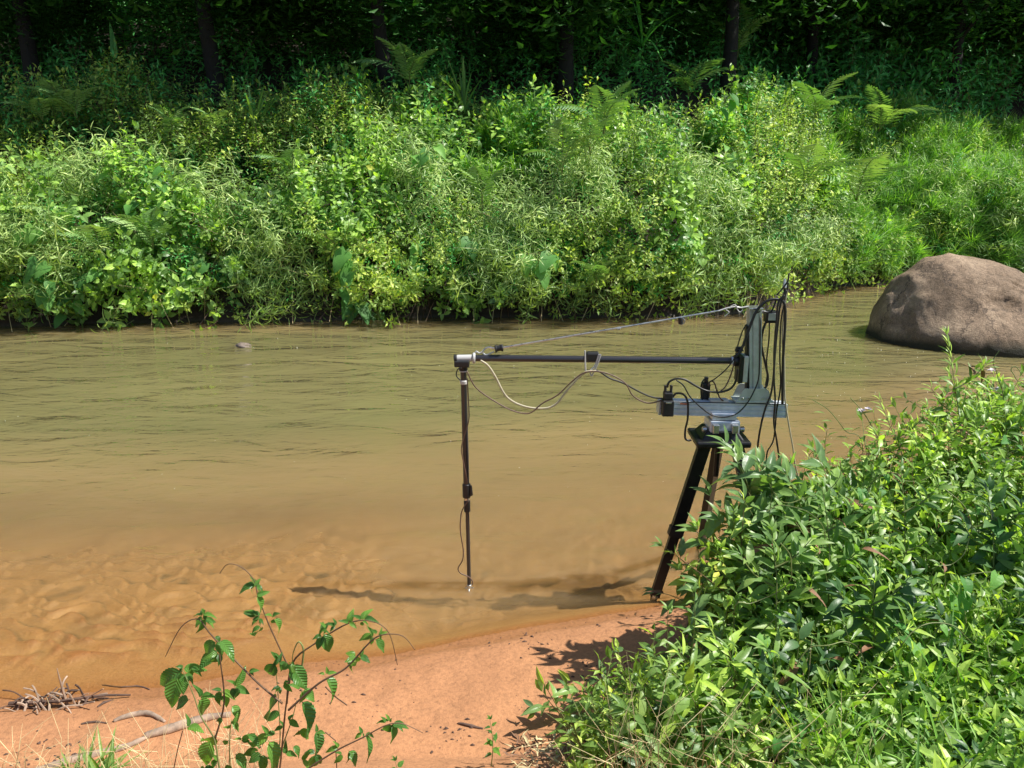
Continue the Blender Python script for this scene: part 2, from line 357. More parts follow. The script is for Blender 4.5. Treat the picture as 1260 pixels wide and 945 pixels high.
# ------------------------------------------------------------------ river water
def water_mat():
    m, t, p, out = newmat('muddy_river_water')
    t.nodes.remove(p)
    geo = nd(t, 'ShaderNodeNewGeometry'); pos = geo.outputs['Position']
    mp = nd(t, 'ShaderNodeMapping'); mp.inputs['Scale'].default_value = (.42, 1.0, 1.0); mp.inputs['Rotation'].default_value = (0, 0, R(-6)); t.links.new(pos, mp.inputs[0])
    n1 = noise_tex(t, 2.4, 3, .5, mp.outputs[0], .6); n2 = noise_tex(t, 9, 3, .55, mp.outputs[0], .8); n3 = noise_tex(t, 34, 2, .5, mp.outputs[0], .4)
    ca = noise_tex(t, .45, 2, .5, pos)
    calm = ramp(t, ca.outputs[0], [(.35, .35), (.65, 1.0)]).outputs[0]
    dp = nd(t, 'ShaderNodeAttribute', attribute_name='depth')
    dr = ramp(t, dp.outputs['Fac'], [(0.0, .10), (.12, .45), (.5, 1.0)]).outputs[0]
    h1 = math_n(t, 'MULTIPLY', n1.outputs[0], dr); h2 = math_n(t, 'MULTIPLY', n2.outputs[0], math_n(t, 'MULTIPLY', calm, dr)); h3 = math_n(t, 'MULTIPLY', n3.outputs[0], math_n(t, 'MULTIPLY', calm, dr))
    b = bump(t, h3, .6, .009, bump(t, h2, .9, .022, bump(t, h1, 1.0, .075)))
    gl = nd(t, 'ShaderNodeBsdfGlossy'); gl.inputs['Roughness'].default_value = .035; gl.inputs['Color'].default_value = (1, 1, 1, 1); t.links.new(b, gl.inputs['Normal'])
    tr = nd(t, 'ShaderNodeBsdfTransparent'); tr.inputs[0].default_value = (.97, .92, .80, 1)
    df = nd(t, 'ShaderNodeSubsurfaceScattering', falloff='BURLEY'); df.inputs['Scale'].default_value = 1.0; df.inputs['Radius'].default_value = (.34, .28, .16)
    cn = noise_tex(t, .8, 3, .55, mp.outputs[0])
    shallow = ramp(t, cn.outputs[0], [(.3, (.27, .18, .082)), (.7, (.32, .212, .096))]).outputs[0]
    deep = ramp(t, cn.outputs[0], [(.3, (.135, .120, .052)), (.7, (.170, .149, .064))]).outputs[0]
    dc = ramp(t, dp.outputs['Fac'], [(.12, 0.0), (.75, 1.0)]).outputs[0]
    t.links.new(mixrgb(t, dc, shallow, deep), df.inputs[0]); 
    # suspended silt hides the bed more the deeper it lies
    op = math_n(t, 'SUBTRACT', 1.0, math_n(t, 'POWER', 2.718, math_n(t, 'MULTIPLY', dp.outputs['Fac'], -5.0)))
    body = nd(t, 'ShaderNodeMixShader'); t.links.new(op, body.inputs[0]); t.links.new(tr.outputs[0], body.inputs[1]); t.links.new(df.outputs[0], body.inputs[2])
    fr = nd(t, 'ShaderNodeFresnel'); fr.inputs['IOR'].default_value = 1.34; t.links.new(b, fr.inputs['Normal'])
    mx = nd(t, 'ShaderNodeMixShader'); t.links.new(fr.outputs[0], mx.inputs[0]); t.links.new(body.outputs[0], mx.inputs[1]); t.links.new(gl.outputs[0], mx.inputs[2])
    t.links.new(mx.outputs[0], out.inputs[0]); return m
wxs = axis([(-60, -12, 3), (-12, 12, .12), (12, 60, 3)])
wt = np.linspace(0, 1, 90) ** 1.5
WX = np.repeat(wxs[None, :], len(wt), 0); ya = near_y(WX) - .6; yb = far_y(WX) + .8
WY = ya + (yb - ya) * wt[:, None]
wme = qmesh('river_water', np.stack([WX.ravel(), WY.ravel(), np.zeros(WX.size)], 1), gridfaces(len(wxs), len(wt)), water_mat(), smooth=True)
a = wme.attributes.new('depth', 'FLOAT', 'POINT'); a.data.foreach_set('value', np.clip(-terrain(WX, WY), 0, 2).ravel().astype(np.float32))
tag(mobj('river_water', wme), 'muddy olive and orange river water flowing between the banks', 'river', kind='structure')

# ------------------------------------------------------------------ leaf shapes
def leaf(L, W, ns=3, fold=.25, droop=.25, prof='lance', wav=0.0, teeth=0.0, stalk=0.0, nw=1):
    """quads; base at origin, along +Y, face +Z. nw cells each side of the midrib"""
    V = []; Fq = []
    def wp(t):
        if prof == 'lance': return (math.sin(math.pi * min(1, t ** .75)) ** .9) * (1 - .15 * t)
        if prof == 'ovate': return (math.sin(math.pi * t ** .62) ** .85)
        if prof == 'oval': return math.sin(math.pi * t ** .85) ** .7
        if prof == 'heart': return (1.0 * (1 - t) ** .62) * min(1, .75 + 3 * t) if t > 0 else .55
        if prof == 'strap': return min(1, 4 * t + .45) * (1 - t ** 3)
        return 1
    for i in range(ns + 1):
        t = i / ns; hw = W / 2 * max(wp(t), .02)
        if teeth and 0 < i < ns: hw *= 1 + teeth * (1 if i % 2 else -1)
        y = stalk + L * (t - .12 * droop * t * t); z = -droop * L * t * t + stalk * 0.1
        if prof == 'heart': 
            ylob = -.16 * L if i == 0 else (-.05 * L if i == 1 and ns > 3 else 0)
        else: ylob = 0
        for j in range(-nw, nw + 1):
            q = j / nw
            V.append((hw * q, y + ylob * abs(q), z + fold * hw * abs(q) ** 1.3 + wav * W * math.sin(t * 9 + j) * abs(q)))
    c = 2 * nw + 1
    for i in range(ns):
        for j in range(2 * nw):
            a = i * c + j; Fq.append((a, a + 1, a + 1 + c, a + c))
    if stalk:
        V2, F2 = tube([(0, 0, 0), (0, stalk + L * .05, stalk * 0.1)], W * .025, 3, False)
        n0 = len(V); V += [tuple(v) for v in V2]; Fq += [tuple(f + n0) for f in F2]
    return np.array(V, float), np.array(Fq, int)
def rotm(direction, up, roll=0.0):
    """matrix columns: x, y=direction, z~up"""
    y = Vector(direction).normalized(); z = Vector(up); z = z - y * z.dot(y)
    z = z.normalized() if z.length > 1e-5 else y.orthogonal().normalized()
    x = y.cross(z)
    m = Matrix((x, y, z)).transposed()
    return m @ Matrix.Rotation(roll, 3, 'Y') if roll else m
def xf(V, m3, loc, s=1.0):
    return (np.asarray(V) * s) @ np.array(m3).T + np.array(loc)

def twig(kind, seed):
    """one sprig, grows along +Z from the origin; used many times inside the masses of ground cover"""
    r = random.Random(seed); mb = MB()
    if kind == 'small':
        H = .32; n = 15; lv = leaf(.088, .040, 2, .3, .3, 'lance'); mats = [M['leaf_small'], M['stem_brown']]
    elif kind == 'narrow':
        H = .42; n = 16; lv = leaf(.18, .021, 3, .25, .45, 'lance'); mats = [M['leaf_narrow'], M['stem_green']]
    elif kind == 'vine':
        H = .28; n = 10; lv = leaf(.095, .080, 3, .18, .25, 'heart'); mats = [M['leaf_vine'], M['stem_green']]
    elif kind == 'shade':
        H = .45; n = 15; lv = leaf(.13, .048, 2, .3, .35, 'lance'); mats = [M['leaf_shade'], M['stem_brown']]
    elif kind == 'weed':
        H = .24; n = 14; lv = leaf(.078, .034, 3, .3, .3, 'lance'); mats = [M['leaf_weed'], M['stem_green']]
    elif kind == 'grass':
        for k in range(26):
            az = r.uniform(0, 6.28); ln = r.uniform(.6, 1.1); tl = r.uniform(.05, .55)
            V, Fq = leaf(.36 * ln, .011, 4, .3, r.uniform(.2, .8), 'strap')
            d = Vector((math.cos(az) * tl, math.sin(az) * tl, 1))
            mb.add(xf(V, rotm(d, (-math.cos(az), -math.sin(az), .2)), (r.uniform(-.05, .05), r.uniform(-.05, .05), 0)), Fq, r.random() * .5)
        return mb.mesh('grass_tuft', [M['leaf_grass']])
    pts = []; bx, by = r.uniform(-.3, .3), r.uniform(-.3, .3)
    for i in range(5):
        t = i / 4; pts.append(Vector((bx * H * t * t, by * H * t * t, H * t)))
    mb.tube(pts, [.0028 * (1.3 - t * .9) for t in (0, .25, .5, .75, 1)], 3, 1, cap=False)
    for k in range(n):
        t = .12 + .88 * k / (n - 1); i = min(3, int(t * 4)); p = pts[i].lerp(pts[i + 1], t * 4 - i)
        az = k * 2.4 + r.uniform(-.4, .4); el = r.uniform(-.15, .7) if k < n - 2 else 1.2
        if kind == 'narrow': el -= .3
        d = Vector((math.cos(az) * math.cos(el), math.sin(az) * math.cos(el), math.sin(el)))
        s = r.uniform(.65, 1.15) * (1 - .3 * t)
        off = d * (.03 if kind == 'vine' else .008)
        mb.add(xf(lv[0], rotm(d, (r.uniform(-.3, .3), r.uniform(-.3, .3), 1), r.uniform(-.5, .5)), p + off, s), lv[1], r.random() * .5)
    return mb.mesh(kind + '_sprig', mats)

# ------------------------------------------------------------------ geometry nodes: masses that nobody could count
def gn_group(coll):
    g = bpy.data.node_groups.new('scatter_mass', 'GeometryNodeTree')
    g.interface.new_socket('Geometry', in_out='INPUT', socket_type='NodeSocketGeometry')
    g.interface.new_socket('Geometry', in_out='OUTPUT', socket_type='NodeSocketGeometry')
    N = g.nodes; gi = N.new('NodeGroupInput'); go = N.new('NodeGroupOutput')
    ci = N.new('GeometryNodeCollectionInfo'); ci.inputs['Collection'].default_value = coll
    ci.inputs['Separate Children'].default_value = True; ci.inputs['Reset Children'].default_value = True
    ip = N.new('GeometryNodeInstanceOnPoints'); ip.inputs['Pick Instance'].default_value = True
    def at_(nm, ty):
        a = N.new('GeometryNodeInputNamedAttribute'); a.data_type = ty; a.inputs['Name'].default_value = nm
        return [o for o in a.outputs if o.enabled and o.name == 'Attribute'][0]
    L = g.links
    L.new(gi.outputs[0], ip.inputs['Points']); L.new(ci.outputs[0], ip.inputs['Instance'])
    L.new(at_('pick', 'INT'), ip.inputs['Instance Index'])
    er = N.new('FunctionNodeEulerToRotation'); L.new(at_('rot', 'FLOAT_VECTOR'), er.inputs[0]); L.new(er.outputs[0], ip.inputs['Rotation'])
    L.new(at_('scl', 'FLOAT'), ip.inputs['Scale']); L.new(ip.outputs[0], go.inputs[0])
    return g
def scatter(name, meshes, P, D, S, pick, label, cat, roll=None):
    """P points, D growth directions (+Z of sprig), S scale"""
    coll = bpy.data.collections.new(name + '_sprigs')
    for i, me in enumerate(meshes):
        coll.objects.link(bpy.data.objects.new('sprig_%02d' % i, me))
    P = np.asarray(P, np.float32); n = len(P)
    rot = np.zeros((n, 3), np.float32)
    for i in range(n):
        q = Vector(D[i]).to_track_quat('Z', 'Y')
        e = (q.to_matrix() @ Matrix.Rotation(random.uniform(0, 6.283), 3, 'Z')).to_euler(); rot[i] = e
    me = bpy.data.meshes.new(name); me.vertices.add(n); me.vertices.foreach_set('co', P.ravel())
    a = me.attributes.new('rot', 'FLOAT_VECTOR', 'POINT'); a.data.foreach_set('vector', rot.ravel())
    a = me.attributes.new('scl', 'FLOAT', 'POINT'); a.data.foreach_set('value', np.asarray(S, np.float32))
    a = me.attributes.new('pick', 'INT', 'POINT'); a.data.foreach_set('value', np.asarray(pick, np.int32))
    o = mobj(name, me); md = o.modifiers.new('scatter', 'NODES'); md.node_group = gn_group(coll)
    return tag(o, label, cat, kind='stuff')

# far bank: the skin of leaves over the slope. (s = metres inland from the far water's edge, z = height)
PS = np.array([.05, -.30, -.48, -.42, -.20, .25, .9, 1.8, 2.8, 3.8, 5.5, 8, 11, 14, 20])
PZ = np.array([.12, .35, .80, 1.25, 1.65, 1.95, 2.18, 2.5, 2.88, 3.3, 4.45, 6.4, 8.6, 10.2, 13.5])
plen = np.concatenate([[0], np.cumsum(np.hypot(np.diff(PS), np.diff(PZ)))])
def skin(x, l):
    """x, l arrays (l = length along the profile) -> point, outward normal"""
    l = np.clip(l, 0, plen[-1]); s = np.interp(l, plen, PS); z = np.interp(l, plen, PZ)
    s2 = np.interp(l + .05, plen, PS); z2 = np.interp(l + .05, plen, PZ)
    ts = s2 - s; tz = z2 - z; q = np.hypot(ts, tz) + 1e-6; ns = -tz / q; nz = ts / q
    lump = (fbm(x, l, .75, 3, 71) - .5) * 1.7 + (fbm(x, l, 1.9, 2, 75) - .5) * .9
    rdg = 1 - np.abs(2 * fbm(x, l, 1.15, 2, 79) - 1); lump = (lump - .55 * sstep(rdg, .86, .98)) * sstep(l, 0, .8)
    mound = .55 * np.exp(-((x + .5) / 1.9) ** 2 - ((l - 4.7) / 1.0) ** 2) + .45 * np.exp(-((x - 5.6) / 1.5) ** 2 - ((l - 4.5) / 1.0) ** 2)
    mound = mound - .55 * np.exp(-((x - 3.4) / .9) ** 2 - ((l - 3.9) / 1.1) ** 2)
    lump = lump + mound
    return np.stack([x, far_y(x) + s + ns * lump, np.maximum(z + nz * lump, .03)], -1), np.stack([np.zeros_like(x), ns, nz], -1)
def hit_bank(px, py, deeper=0.0):
    d = ray(px, py); best = None
    ls = np.linspace(0, plen[-1] - .1, 260)
    # nearest skin point to the ray
    for Yt in (14.0, 15.5):
        x0 = d.x * Yt / d.y; P, Nn = skin(np.full_like(ls, x0 if best is None else best[0]), ls)
        el = (P[:, 2] - CAMZ) / P[:, 1]; te = d.z / d.y; i = int(np.argmax(el >= te - 1e-4))
        best = P[i]; nn = Nn[i]; x0 = d.x * best[1] / d.y; best = np.array([x0, best[1], best[2]])
    return Vector(best) + Vector((0, deeper, 0)), Vector(nn)
def project(p):
    v = Vector(p) - Vector((0, 0, CAMZ)); f = v.y * cP - v.z * sP; u = v.y * sP + v.z * cP
    return 630 + F * v.x / f, 472.5 - F * u / f

def bank_points(n, l0, l1, xw, depth=.35, pw=1.0):
    l = l0 + (l1 - l0) * rng.random(n) ** pw
    x = rng.uniform(-xw, xw, n)
    P, Nn = skin(x, l); P = P - Nn * (rng.random(n)[:, None] ** 1.2) * depth + Nn * (rng.random(n)[:, None] ** 6) * .25
    D = Nn * rng.uniform(.3, 1.0, n)[:, None] + np.stack([rng.normal(0, .35, n), rng.normal(-.15, .3, n), rng.uniform(.15, .8, n)], 1)
    return x, l, P, D
SP = {k: [twig(k, 100 + i * 7 + len(k)) for i in range(3)] for k in ('small', 'narrow', 'vine', 'shade', 'weed', 'grass')}
# species choice over the bank
x, l, P, D = bank_points(13500, 0.0, 6.2, 11.5, .6)
zone = fbm(x, l, .55, 3, 81); zone2 = fbm(x, l, .9, 3, 87)
isnar = (zone2 > .54) & (l < 3.4)
isvine = (~isnar) & (zone > .57)
isgrass = ((x > 6.2) & (l > .3) & (rng.random(len(x)) < .6)) | ((l > 3.2) & (zone2 > .60) & (x > -1) & (rng.random(len(x)) < .35))
isnar &= ~isgrass; isvine &= ~isgrass
issm = ~(isnar | isvine | isgrass)
D2 = D.copy(); D2[isnar, 2] -= .25; D2[isnar, 1] -= .4
P[:, 2] = np.maximum(P[:, 2], .06)
for msk, kd, s0, s1, nm, lab in ((issm, 'small', .7, 1.6, 'undergrowth', 'sunlit tangle of small-leaved undergrowth covering the far river bank'),
                                 (isnar, 'narrow', .75, 1.5, 'drooping_bamboo_grass', 'narrow drooping bamboo-like leaves hanging over the far waterline'),
                                 (isvine, 'vine', .7, 1.6, 'creeper_foliage', 'bright green creeper leaves climbing over the far bank'),
                                 (isgrass, 'grass', .8, 1.4, 'tall_grass', 'light green long grass on the slope behind the boulder')):
    k = int(msk.sum()); scatter(nm, SP[kd], P[msk], D2[msk], rng.uniform(s0, s1, k), rng.integers(0, 3, k), lab, 'grass' if kd == 'grass' else 'undergrowth')
x, l, P, D = bank_points(6500, 0.0, 6.2, 11.5, .3)
_, Nn = skin(x, l); P = P - Nn * .38; P[:, 2] = np.maximum(P[:, 2], .08); k = len(P)
scatter('inner_foliage', SP['shade'], P, D, rng.uniform(.5, .9, k), rng.integers(0, 3, k), 'darker leaves deep inside the growth of the far bank', 'undergrowth')
x, l, P, D = bank_points(26000, 4.2, plen[-1] - .2, 21, 1.2)
keep = (np.abs(x) < 9.5 + (l - 4) * 1.0) & (x > -18)
P = P[keep]; D = D[keep]; k = len(P)
scatter('forest_understory', SP['shade'], P, D, rng.uniform(.8, 1.5, k) * (1 + .8 * sstep(P[:, 1], 17, 22)), rng.integers(0, 3, k), 'dark green understory leaves in the shade of the forest', 'undergrowth')
# hidden body of the bank behind the leaves: stems and dead growth
nst = 900; xs = rng.uniform(-10.5, 10.5, nst); mb = MB()
for i in range(nst):
    x0 = xs[i]; y0 = float(far_y(x0)) + rng.uniform(-.05, .9); z0 = th(x0, y0); h = rng.uniform(.5, 1.3)
    dx, dy = rng.normal(0, .3), rng.normal(-.35, .25)
    pts = [(x0, y0, z0), (x0 + dx * .3, y0 + dy * .2, z0 + h * .5), (x0 + dx, y0 + dy, max(.05, z0 + h * rng.uniform(.5, .95)))]
    mb.tube(pts, [.007, .005, .002], 3, 0 if rng.random() < .6 else 1, cap=False)
for i in range(46):
    x0 = rng.uniform(-9, 6); y0 = float(far_y(x0)) - rng.uniform(.05, .35); z0 = rng.uniform(.25, .6); e = rng.uniform(-.35, .35)
    mb.tube(spline([(x0, y0 + .3, z0), (x0 + e * .4, y0, z0 * .7), (x0 + e, y0 - rng.uniform(.05, .3), .01)], 3), .0045, 3, 0 if rng.random() < .5 else 1, cap=False)
tag(mb.build('undergrowth_stems', [M['stem_brown'], M['straw']]), 'thin woody stems and dead stalks within the far bank', 'undergrowth', kind='stuff')

# ------------------------------------------------------------------ ferns
def frond_mesh(L=.6, seed=0):
    r = random.Random(seed); mb = MB(); n = 19; pts = []
    for i in range(9):
        t = i / 8; pts.append(Vector((0, L * (t - .15 * t * t), L * (.55 * t - .75 * t * t))))
    mb.tube(pts, [.004 * (1.1 - t / 9) for t in range(9)], 3, 1, cap=False)
    for k in range(n):
        t = .12 + .87 * k / (n - 1); i = min(7, int(t * 8)); p = pts[i].lerp(pts[i + 1], t * 8 - i)
        tl = (pts[i + 1] - pts[i]).normalized(); w = L * .26 * math.sin(math.pi * min(1, (t ** .8) * .98 + .02)) ** .8 + .008
        for s in (-1, 1):
            V, Fq = leaf(w, L * .030, 3, .2, .25, 'lance'); d = Vector((s, 0, 0)) + tl * .45 + Vector((0, 0, r.uniform(-.12, .12)))
            mb.add(xf(V, rotm(d, (0, -.2, 1)), p), Fq, .25 + .2 * r.random())
    return mb.mesh('frond', [M['leaf_fern'], M['stem_green']])
FR = [frond_mesh(.6, i) for i in range(2)]
def fern(px, py, size, n, label, az0=None, deeper=0.0):
    p, nn = hit_bank(px, py + 6, deeper); t = empty('fern', p + nn * .10 + Vector((0, -.05, 0)))
    tag(t, label, 'fern', 'ferns on the far bank')
    for k in range(n):
        az = (az0 if az0 is not None else -90) + (k - (n - 1) / 2) * 150 / max(n, 2) + random.uniform(-14, 14)
        o = mobj('frond', FR[k % 2], t); el = random.uniform(.5, 1.2)
        d = Vector((math.cos(R(az)) * math.cos(el), math.sin(R(az)) * math.cos(el), math.sin(el)))
        o.rotation_euler = rotm(d, (-math.cos(R(az)) * .6, -math.sin(R(az)) * .6 - .3, 1)).to_euler(); s = size / .6 * random.uniform(1.25, 1.7); o.scale = (s, s, s)
ferns = [(99, 150, .55, 4, 'fern above the left bank just below the shaded forest edge'),
 (88, 182, .55, 3, 'pale fern standing below the left forest edge fern'),
 (59, 160, .5, 4, 'fern at the far left under the dark trees'),
 (218, 188, .5, 4, 'upright fern right of the single pale spear leaf'),
 (271, 192, .45, 3, 'small fern left of the dark strap-leaved plant'),
 (364, 222, .6, 4, 'fern below and right of the dark strap-leaved plant'),
 (91, 285, .5, 3, 'fern frond drooping mid-way down the left bank'),
 (133, 312, .55, 4, 'shaded fern low on the left bank among creepers'),
 (195, 306, .6, 4, 'fern low on the left bank beside heart leaves'),
 (406, 312, .55, 3, 'fern over the water left of the bamboo grass gap'),
 (505, 118, .75, 5, 'large pale fern left of the bright sword-leaved plant'),
 (742, 172, .8, 5, 'large fern arching over the centre right of the bank'),
 (691, 222, .7, 3, 'fern with level fronds over a dark hollow in the bank'),
 (594, 262, .6, 3, 'hanging fern below the bright sword-leaved plant'),
 (725, 200, .5, 4, 'dark fern inside the hollow beneath the large arching fern'),
 (733, 345, .6, 3, 'shaded fern just above the waterline behind the boom'),
 (1000, 150, .8, 5, 'large sunlit fern on the mound left of the grassy slope'),
 (1078, 165, .9, 4, 'long fern fronds at the top of the slope above the boulder'),
 (1050, 250, 1.0, 4, 'broad pale fern drooping above the boulder left side'),
 (985, 236, .8, 4, 'fern below the sunlit mound left of the pale fern'),
 (905, 70, .9, 4, 'dark fern in the deep shade at top right of centre'),
 (845, 130, .8, 4, 'dark fern at the shade edge right of the centre mound'),
 (690, 60, .9, 4, 'dim fern in the forest shade above the centre mound')]
for f in ferns: fern(*f)

# ------------------------------------------------------------------ plants with long strap leaves
def strap_plant(name, px, py, Lf, n, label, spread=.5, wd=.045, mat='leaf_strap', deeper=0, droopk=1.0, cat='plant'):
    p, nn = hit_bank(px, py, deeper); t = empty(name, p + nn * .12 + Vector((0, 0, -.05))); tag(t, label, cat)
    for k in range(n):
        az = random.uniform(0, 6.283); tl = random.uniform(.1, 1) * spread
        V, Fq = leaf(Lf * random.uniform(.65, 1.1), wd, 9, .45, random.uniform(.15, .8) * tl * 1.4 * droopk, 'strap')
        d = Vector((math.cos(az) * tl, math.sin(az) * tl * .8, 1))
        o = mobj('blade', qmesh('blade', xf(V, rotm(d, (-math.cos(az), -math.sin(az), .15)), (0, 0, 0)), Fq, M[mat], tint=np.full(len(Fq), .4), smooth=True), t)
strap_plant('sword_leaved_plant', 572, 152, 1.0, 15, 'bright clump of long sword leaves on the centre mound', .55, .05)
strap_plant('sword_leaved_plant', 311, 172, .95, 13, 'shaded clump of broad strap leaves left of centre', .6, .055, deeper=.2)
strap_plant('sword_leaved_plant', 483, 122, .9, 8, 'dim clump of strap leaves at the forest edge behind the large fern', .5, .045, deeper=.5)
strap_plant('spear_leaved_plant', 144, 78, .8, 2, 'single broad spear leaf upright in the dark forest at left', .1, .12, 'leaf_shade', cat='plant')
strap_plant('spear_leaved_plant', 188, 140, .4, 1, 'small pale spear leaf at the shade edge above the left bank', .05, .06)
strap_plant('spear_leaved_plant', 772, 130, .65, 3, 'broad upright blade leaves at the shade edge right of centre', .3, .12, 'leaf_strap')
strap_plant('spear_leaved_plant', 790, 62, 1.3, 14, 'drooping dark grassy blades in the forest right of centre', 1.4, .045, 'leaf_shade', droopk=1.3)
strap_plant('spear_leaved_plant', 620, 30, 1.1, 9, 'broad dark ginger leaves in the forest shade at top centre', .9, .13, 'leaf_shade')
strap_plant('spear_leaved_plant', 505, 40, 1.0, 7, 'palm-like dark leaf fan in the forest shade left of centre', 1.4, .09, 'leaf_shade')

# ------------------------------------------------------------------ heart-leaved climbers
HL = [leaf(.17, .15, 6, .15, .3, 'heart', nw=2, stalk=.03, wav=.02), leaf(.17, .13, 6, .22, .45, 'heart', nw=2, stalk=.03)]
HM = [qmesh('leaf', v, f, M['leaf_heart'], smooth=True) for v, f in HL]
def climber(px, py, n, s, label):
    p, nn = hit_bank(px, py); t = empty('heart_leaved_creeper', p); tag(t, label, 'creeper', 'heart-leaved creepers on the far bank')
    pts = [Vector((0, .25, -.12))]; lv = []
    for k in range(n):
        q = Vector((random.uniform(-.22, .22), -.10 + random.uniform(-.06, .06), random.uniform(-.2, .2))) if k else Vector((0, -.12, 0))
        pts.append(q); lv.append(q)
    MB().tube(spline(pts, 3), .004, 3, cap=False).build('stem', [M['stem_green']], t)
    for q in lv:
        o = mobj('leaf', random.choice(HM), t); o.location = q
        d = Vector((random.uniform(-.6, .6), -.55, random.uniform(-.9, -.1)))
        o.rotation_euler = rotm(d, (.4 + random.uniform(-.5, .3), -.6, .8)).to_euler(); k = s * random.uniform(.9, 1.5); o.scale = (k, k, k)
hearts = [(140, 220, 3, .9, 'below the shade edge at left'), (195, 222, 4, 1.0, 'beside the dead brown patch high on the left bank'), (169, 258, 5, 1.0, 'at mid height on the left bank'),
 (190, 362, 2, 1.0, 'hanging single leaf low left'), (232, 354, 2, 1.0, 'low left beside the narrow-leaved grass'), (95, 370, 4, 1.1, 'just above the water at left'),
 (36, 288, 4, 1.1, 'on the far left of the bank'), (55, 322, 3, 1.0, 'low on the far left of the bank'), (118, 337, 3, 1.1, 'between the two low left ferns and the water'),
 (30, 258, 3, .9, 'topmost on the far left bank'), (68, 351, 3, 1.0, 'near the left water edge'), (250, 334, 3, 1.2, 'in the shadow beside bamboo grass'),
 (521, 222, 4, 1.1, 'dark green above the centre left bank'), (665, 335, 5, 1.3, 'large and bright behind the middle of the boom'), (619, 350, 4, 1.2, 'above the water behind the boom joint'),
 (437, 326, 5, 1.5, 'broad and shaded left of the probe arm'), (428, 368, 4, 1.4, 'broad and shaded close to the water'), (471, 385, 2, .8, 'trailing on a twig into the water'),
 (581, 300, 3, 1.0, 'mid bank above the boom joint'), (515, 300, 3, 1.0, 'mid bank left of the boom joint'), (900, 130, 3, 1.2, 'yellow green in shade right of centre'), (905, 190, 3, 1.1, 'low in the shaded dip right of centre'),
 (935, 300, 3, .9, 'above the metal column')]
for px, py, n, s, lb in hearts: climber(px, py, n, s, 'heart-leaved creeper ' + lb)

# ------------------------------------------------------------------ forest trees
def crown_mesh(seed, n=17000, Rr=3.4, Hh=4.6):
    r = np.random.default_rng(seed); nc = 34; C = r.normal(0, 1, (nc, 3)); C /= np.linalg.norm(C, axis=1)[:, None]; C *= r.uniform(.35, 1, nc)[:, None] ** .6
    C *= np.array([Rr, Rr, Hh / 1.0]) * .8
    lv, lf = leaf(.22, .085, 2, .25, .3, 'lance'); k = r.integers(0, nc, n); P = C[k] + r.normal(0, .62, (n, 3))
    V = np.empty((n, len(lv), 3)); az = r.uniform(0, 6.283, n); tl = r.uniform(-.9, .5, n); ro = r.uniform(-.8, .8, n)
    ca, sa, ct, st = np.cos(az), np.sin(az), np.cos(tl), np.sin(tl)
    yd = np.stack([ca * ct, sa * ct, st], 1); xd = np.stack([-sa, ca, np.zeros(n)], 1); zd = np.cross(xd, yd); zd[zd[:, 2] < 0] *= -1
    xd = xd * np.cos(ro)[:, None] + zd * np.sin(ro)[:, None]; zd = np.cross(xd, yd)
    s = r.uniform(.7, 1.3, n)
    V = (lv[None, :, 0:1] * xd[:, None] + lv[None, :, 1:2] * yd[:, None] + lv[None, :, 2:3] * zd[:, None]) * s[:, None, None] + P[:, None]
    Fq = (lf[None] + (np.arange(n) * len(lv))[:, None, None]).reshape(-1, 4)
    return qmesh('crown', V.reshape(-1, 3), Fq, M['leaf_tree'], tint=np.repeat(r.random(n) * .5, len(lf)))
CR = [crown_mesh(5), crown_mesh(6)]
def tree(x, y, lean, h, cz, sc_, i, label):
    z = th(x, y) - .1; t = empty('forest_tree', (x, y, z)); tag(t, label, 'tree', 'forest trees above the far bank')
    pts = [Vector((lean * q * q + .12 * math.sin(q * 5 + i), .1 * math.sin(q * 4 + i), h * q)) for q in np.linspace(0, 1, 8)]
    mb = MB().tube(pts, [.17 * (1 - .6 * q) + .07 * math.exp(-q * 14) for q in np.linspace(0, 1, 8)], 10)
    for k in range(5):
        q = random.uniform(.45, .9); p = pts[int(q * 7)]; az = random.uniform(0, 6.28)
        e = p + Vector((math.cos(az) * 1.6, math.sin(az) * 1.6, random.uniform(.6, 1.8)))
        mb.tube([p, p.lerp(e, .5) + Vector((0, 0, .1)), e], [.06, .04, .015], 6, cap=False)
    mb.build('trunk', [M['bark']], t, smooth=True)
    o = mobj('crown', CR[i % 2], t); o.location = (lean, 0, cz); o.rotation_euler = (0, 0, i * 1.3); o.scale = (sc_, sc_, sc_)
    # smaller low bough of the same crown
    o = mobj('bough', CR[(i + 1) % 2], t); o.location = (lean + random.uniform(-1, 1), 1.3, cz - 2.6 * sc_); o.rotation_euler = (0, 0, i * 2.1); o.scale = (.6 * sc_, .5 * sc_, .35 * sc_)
tr = [(-13, 16.2, 'far left of the forest'), (-9.2, 16.3, 'left, above the spear leaf'), (-5.6, 16.2, 'left of centre above the strap-leaved clump'), (-2.2, 16.4, 'behind the bright sword-leaved plant'),
      (1.2, 17.2, 'at top centre'), (4.6, 18.2, 'right of centre behind the drooping blades'), (7.2, 20.6, 'with a trunk just visible right of centre'), (10.6, 20.4, 'top right above the grassy slope'),
      (14.6, 21.3, 'beyond the right end of the slope'), (18.6, 21.6, 'farthest right of the forest'), (-11, 23, 'second row far left'), (-5, 23.5, 'second row left'), (0.5, 24, 'second row centre'), (6, 24.5, 'second row right'), (12, 25, 'second row far right'), (19, 26, 'second row farthest right')]
for i, (x, y, lb) in enumerate(tr):
    tree(x, y + (.5 if x > 6.5 else 0), random.uniform(-.8, .8), (4.6 if i < 10 else 6.5) + (i % 3) * .6, (5.0 + (i % 4) * .35 if i < 10 else 8.5), random.uniform(.95, 1.15), i, 'tall shaded forest tree, ' + lb)

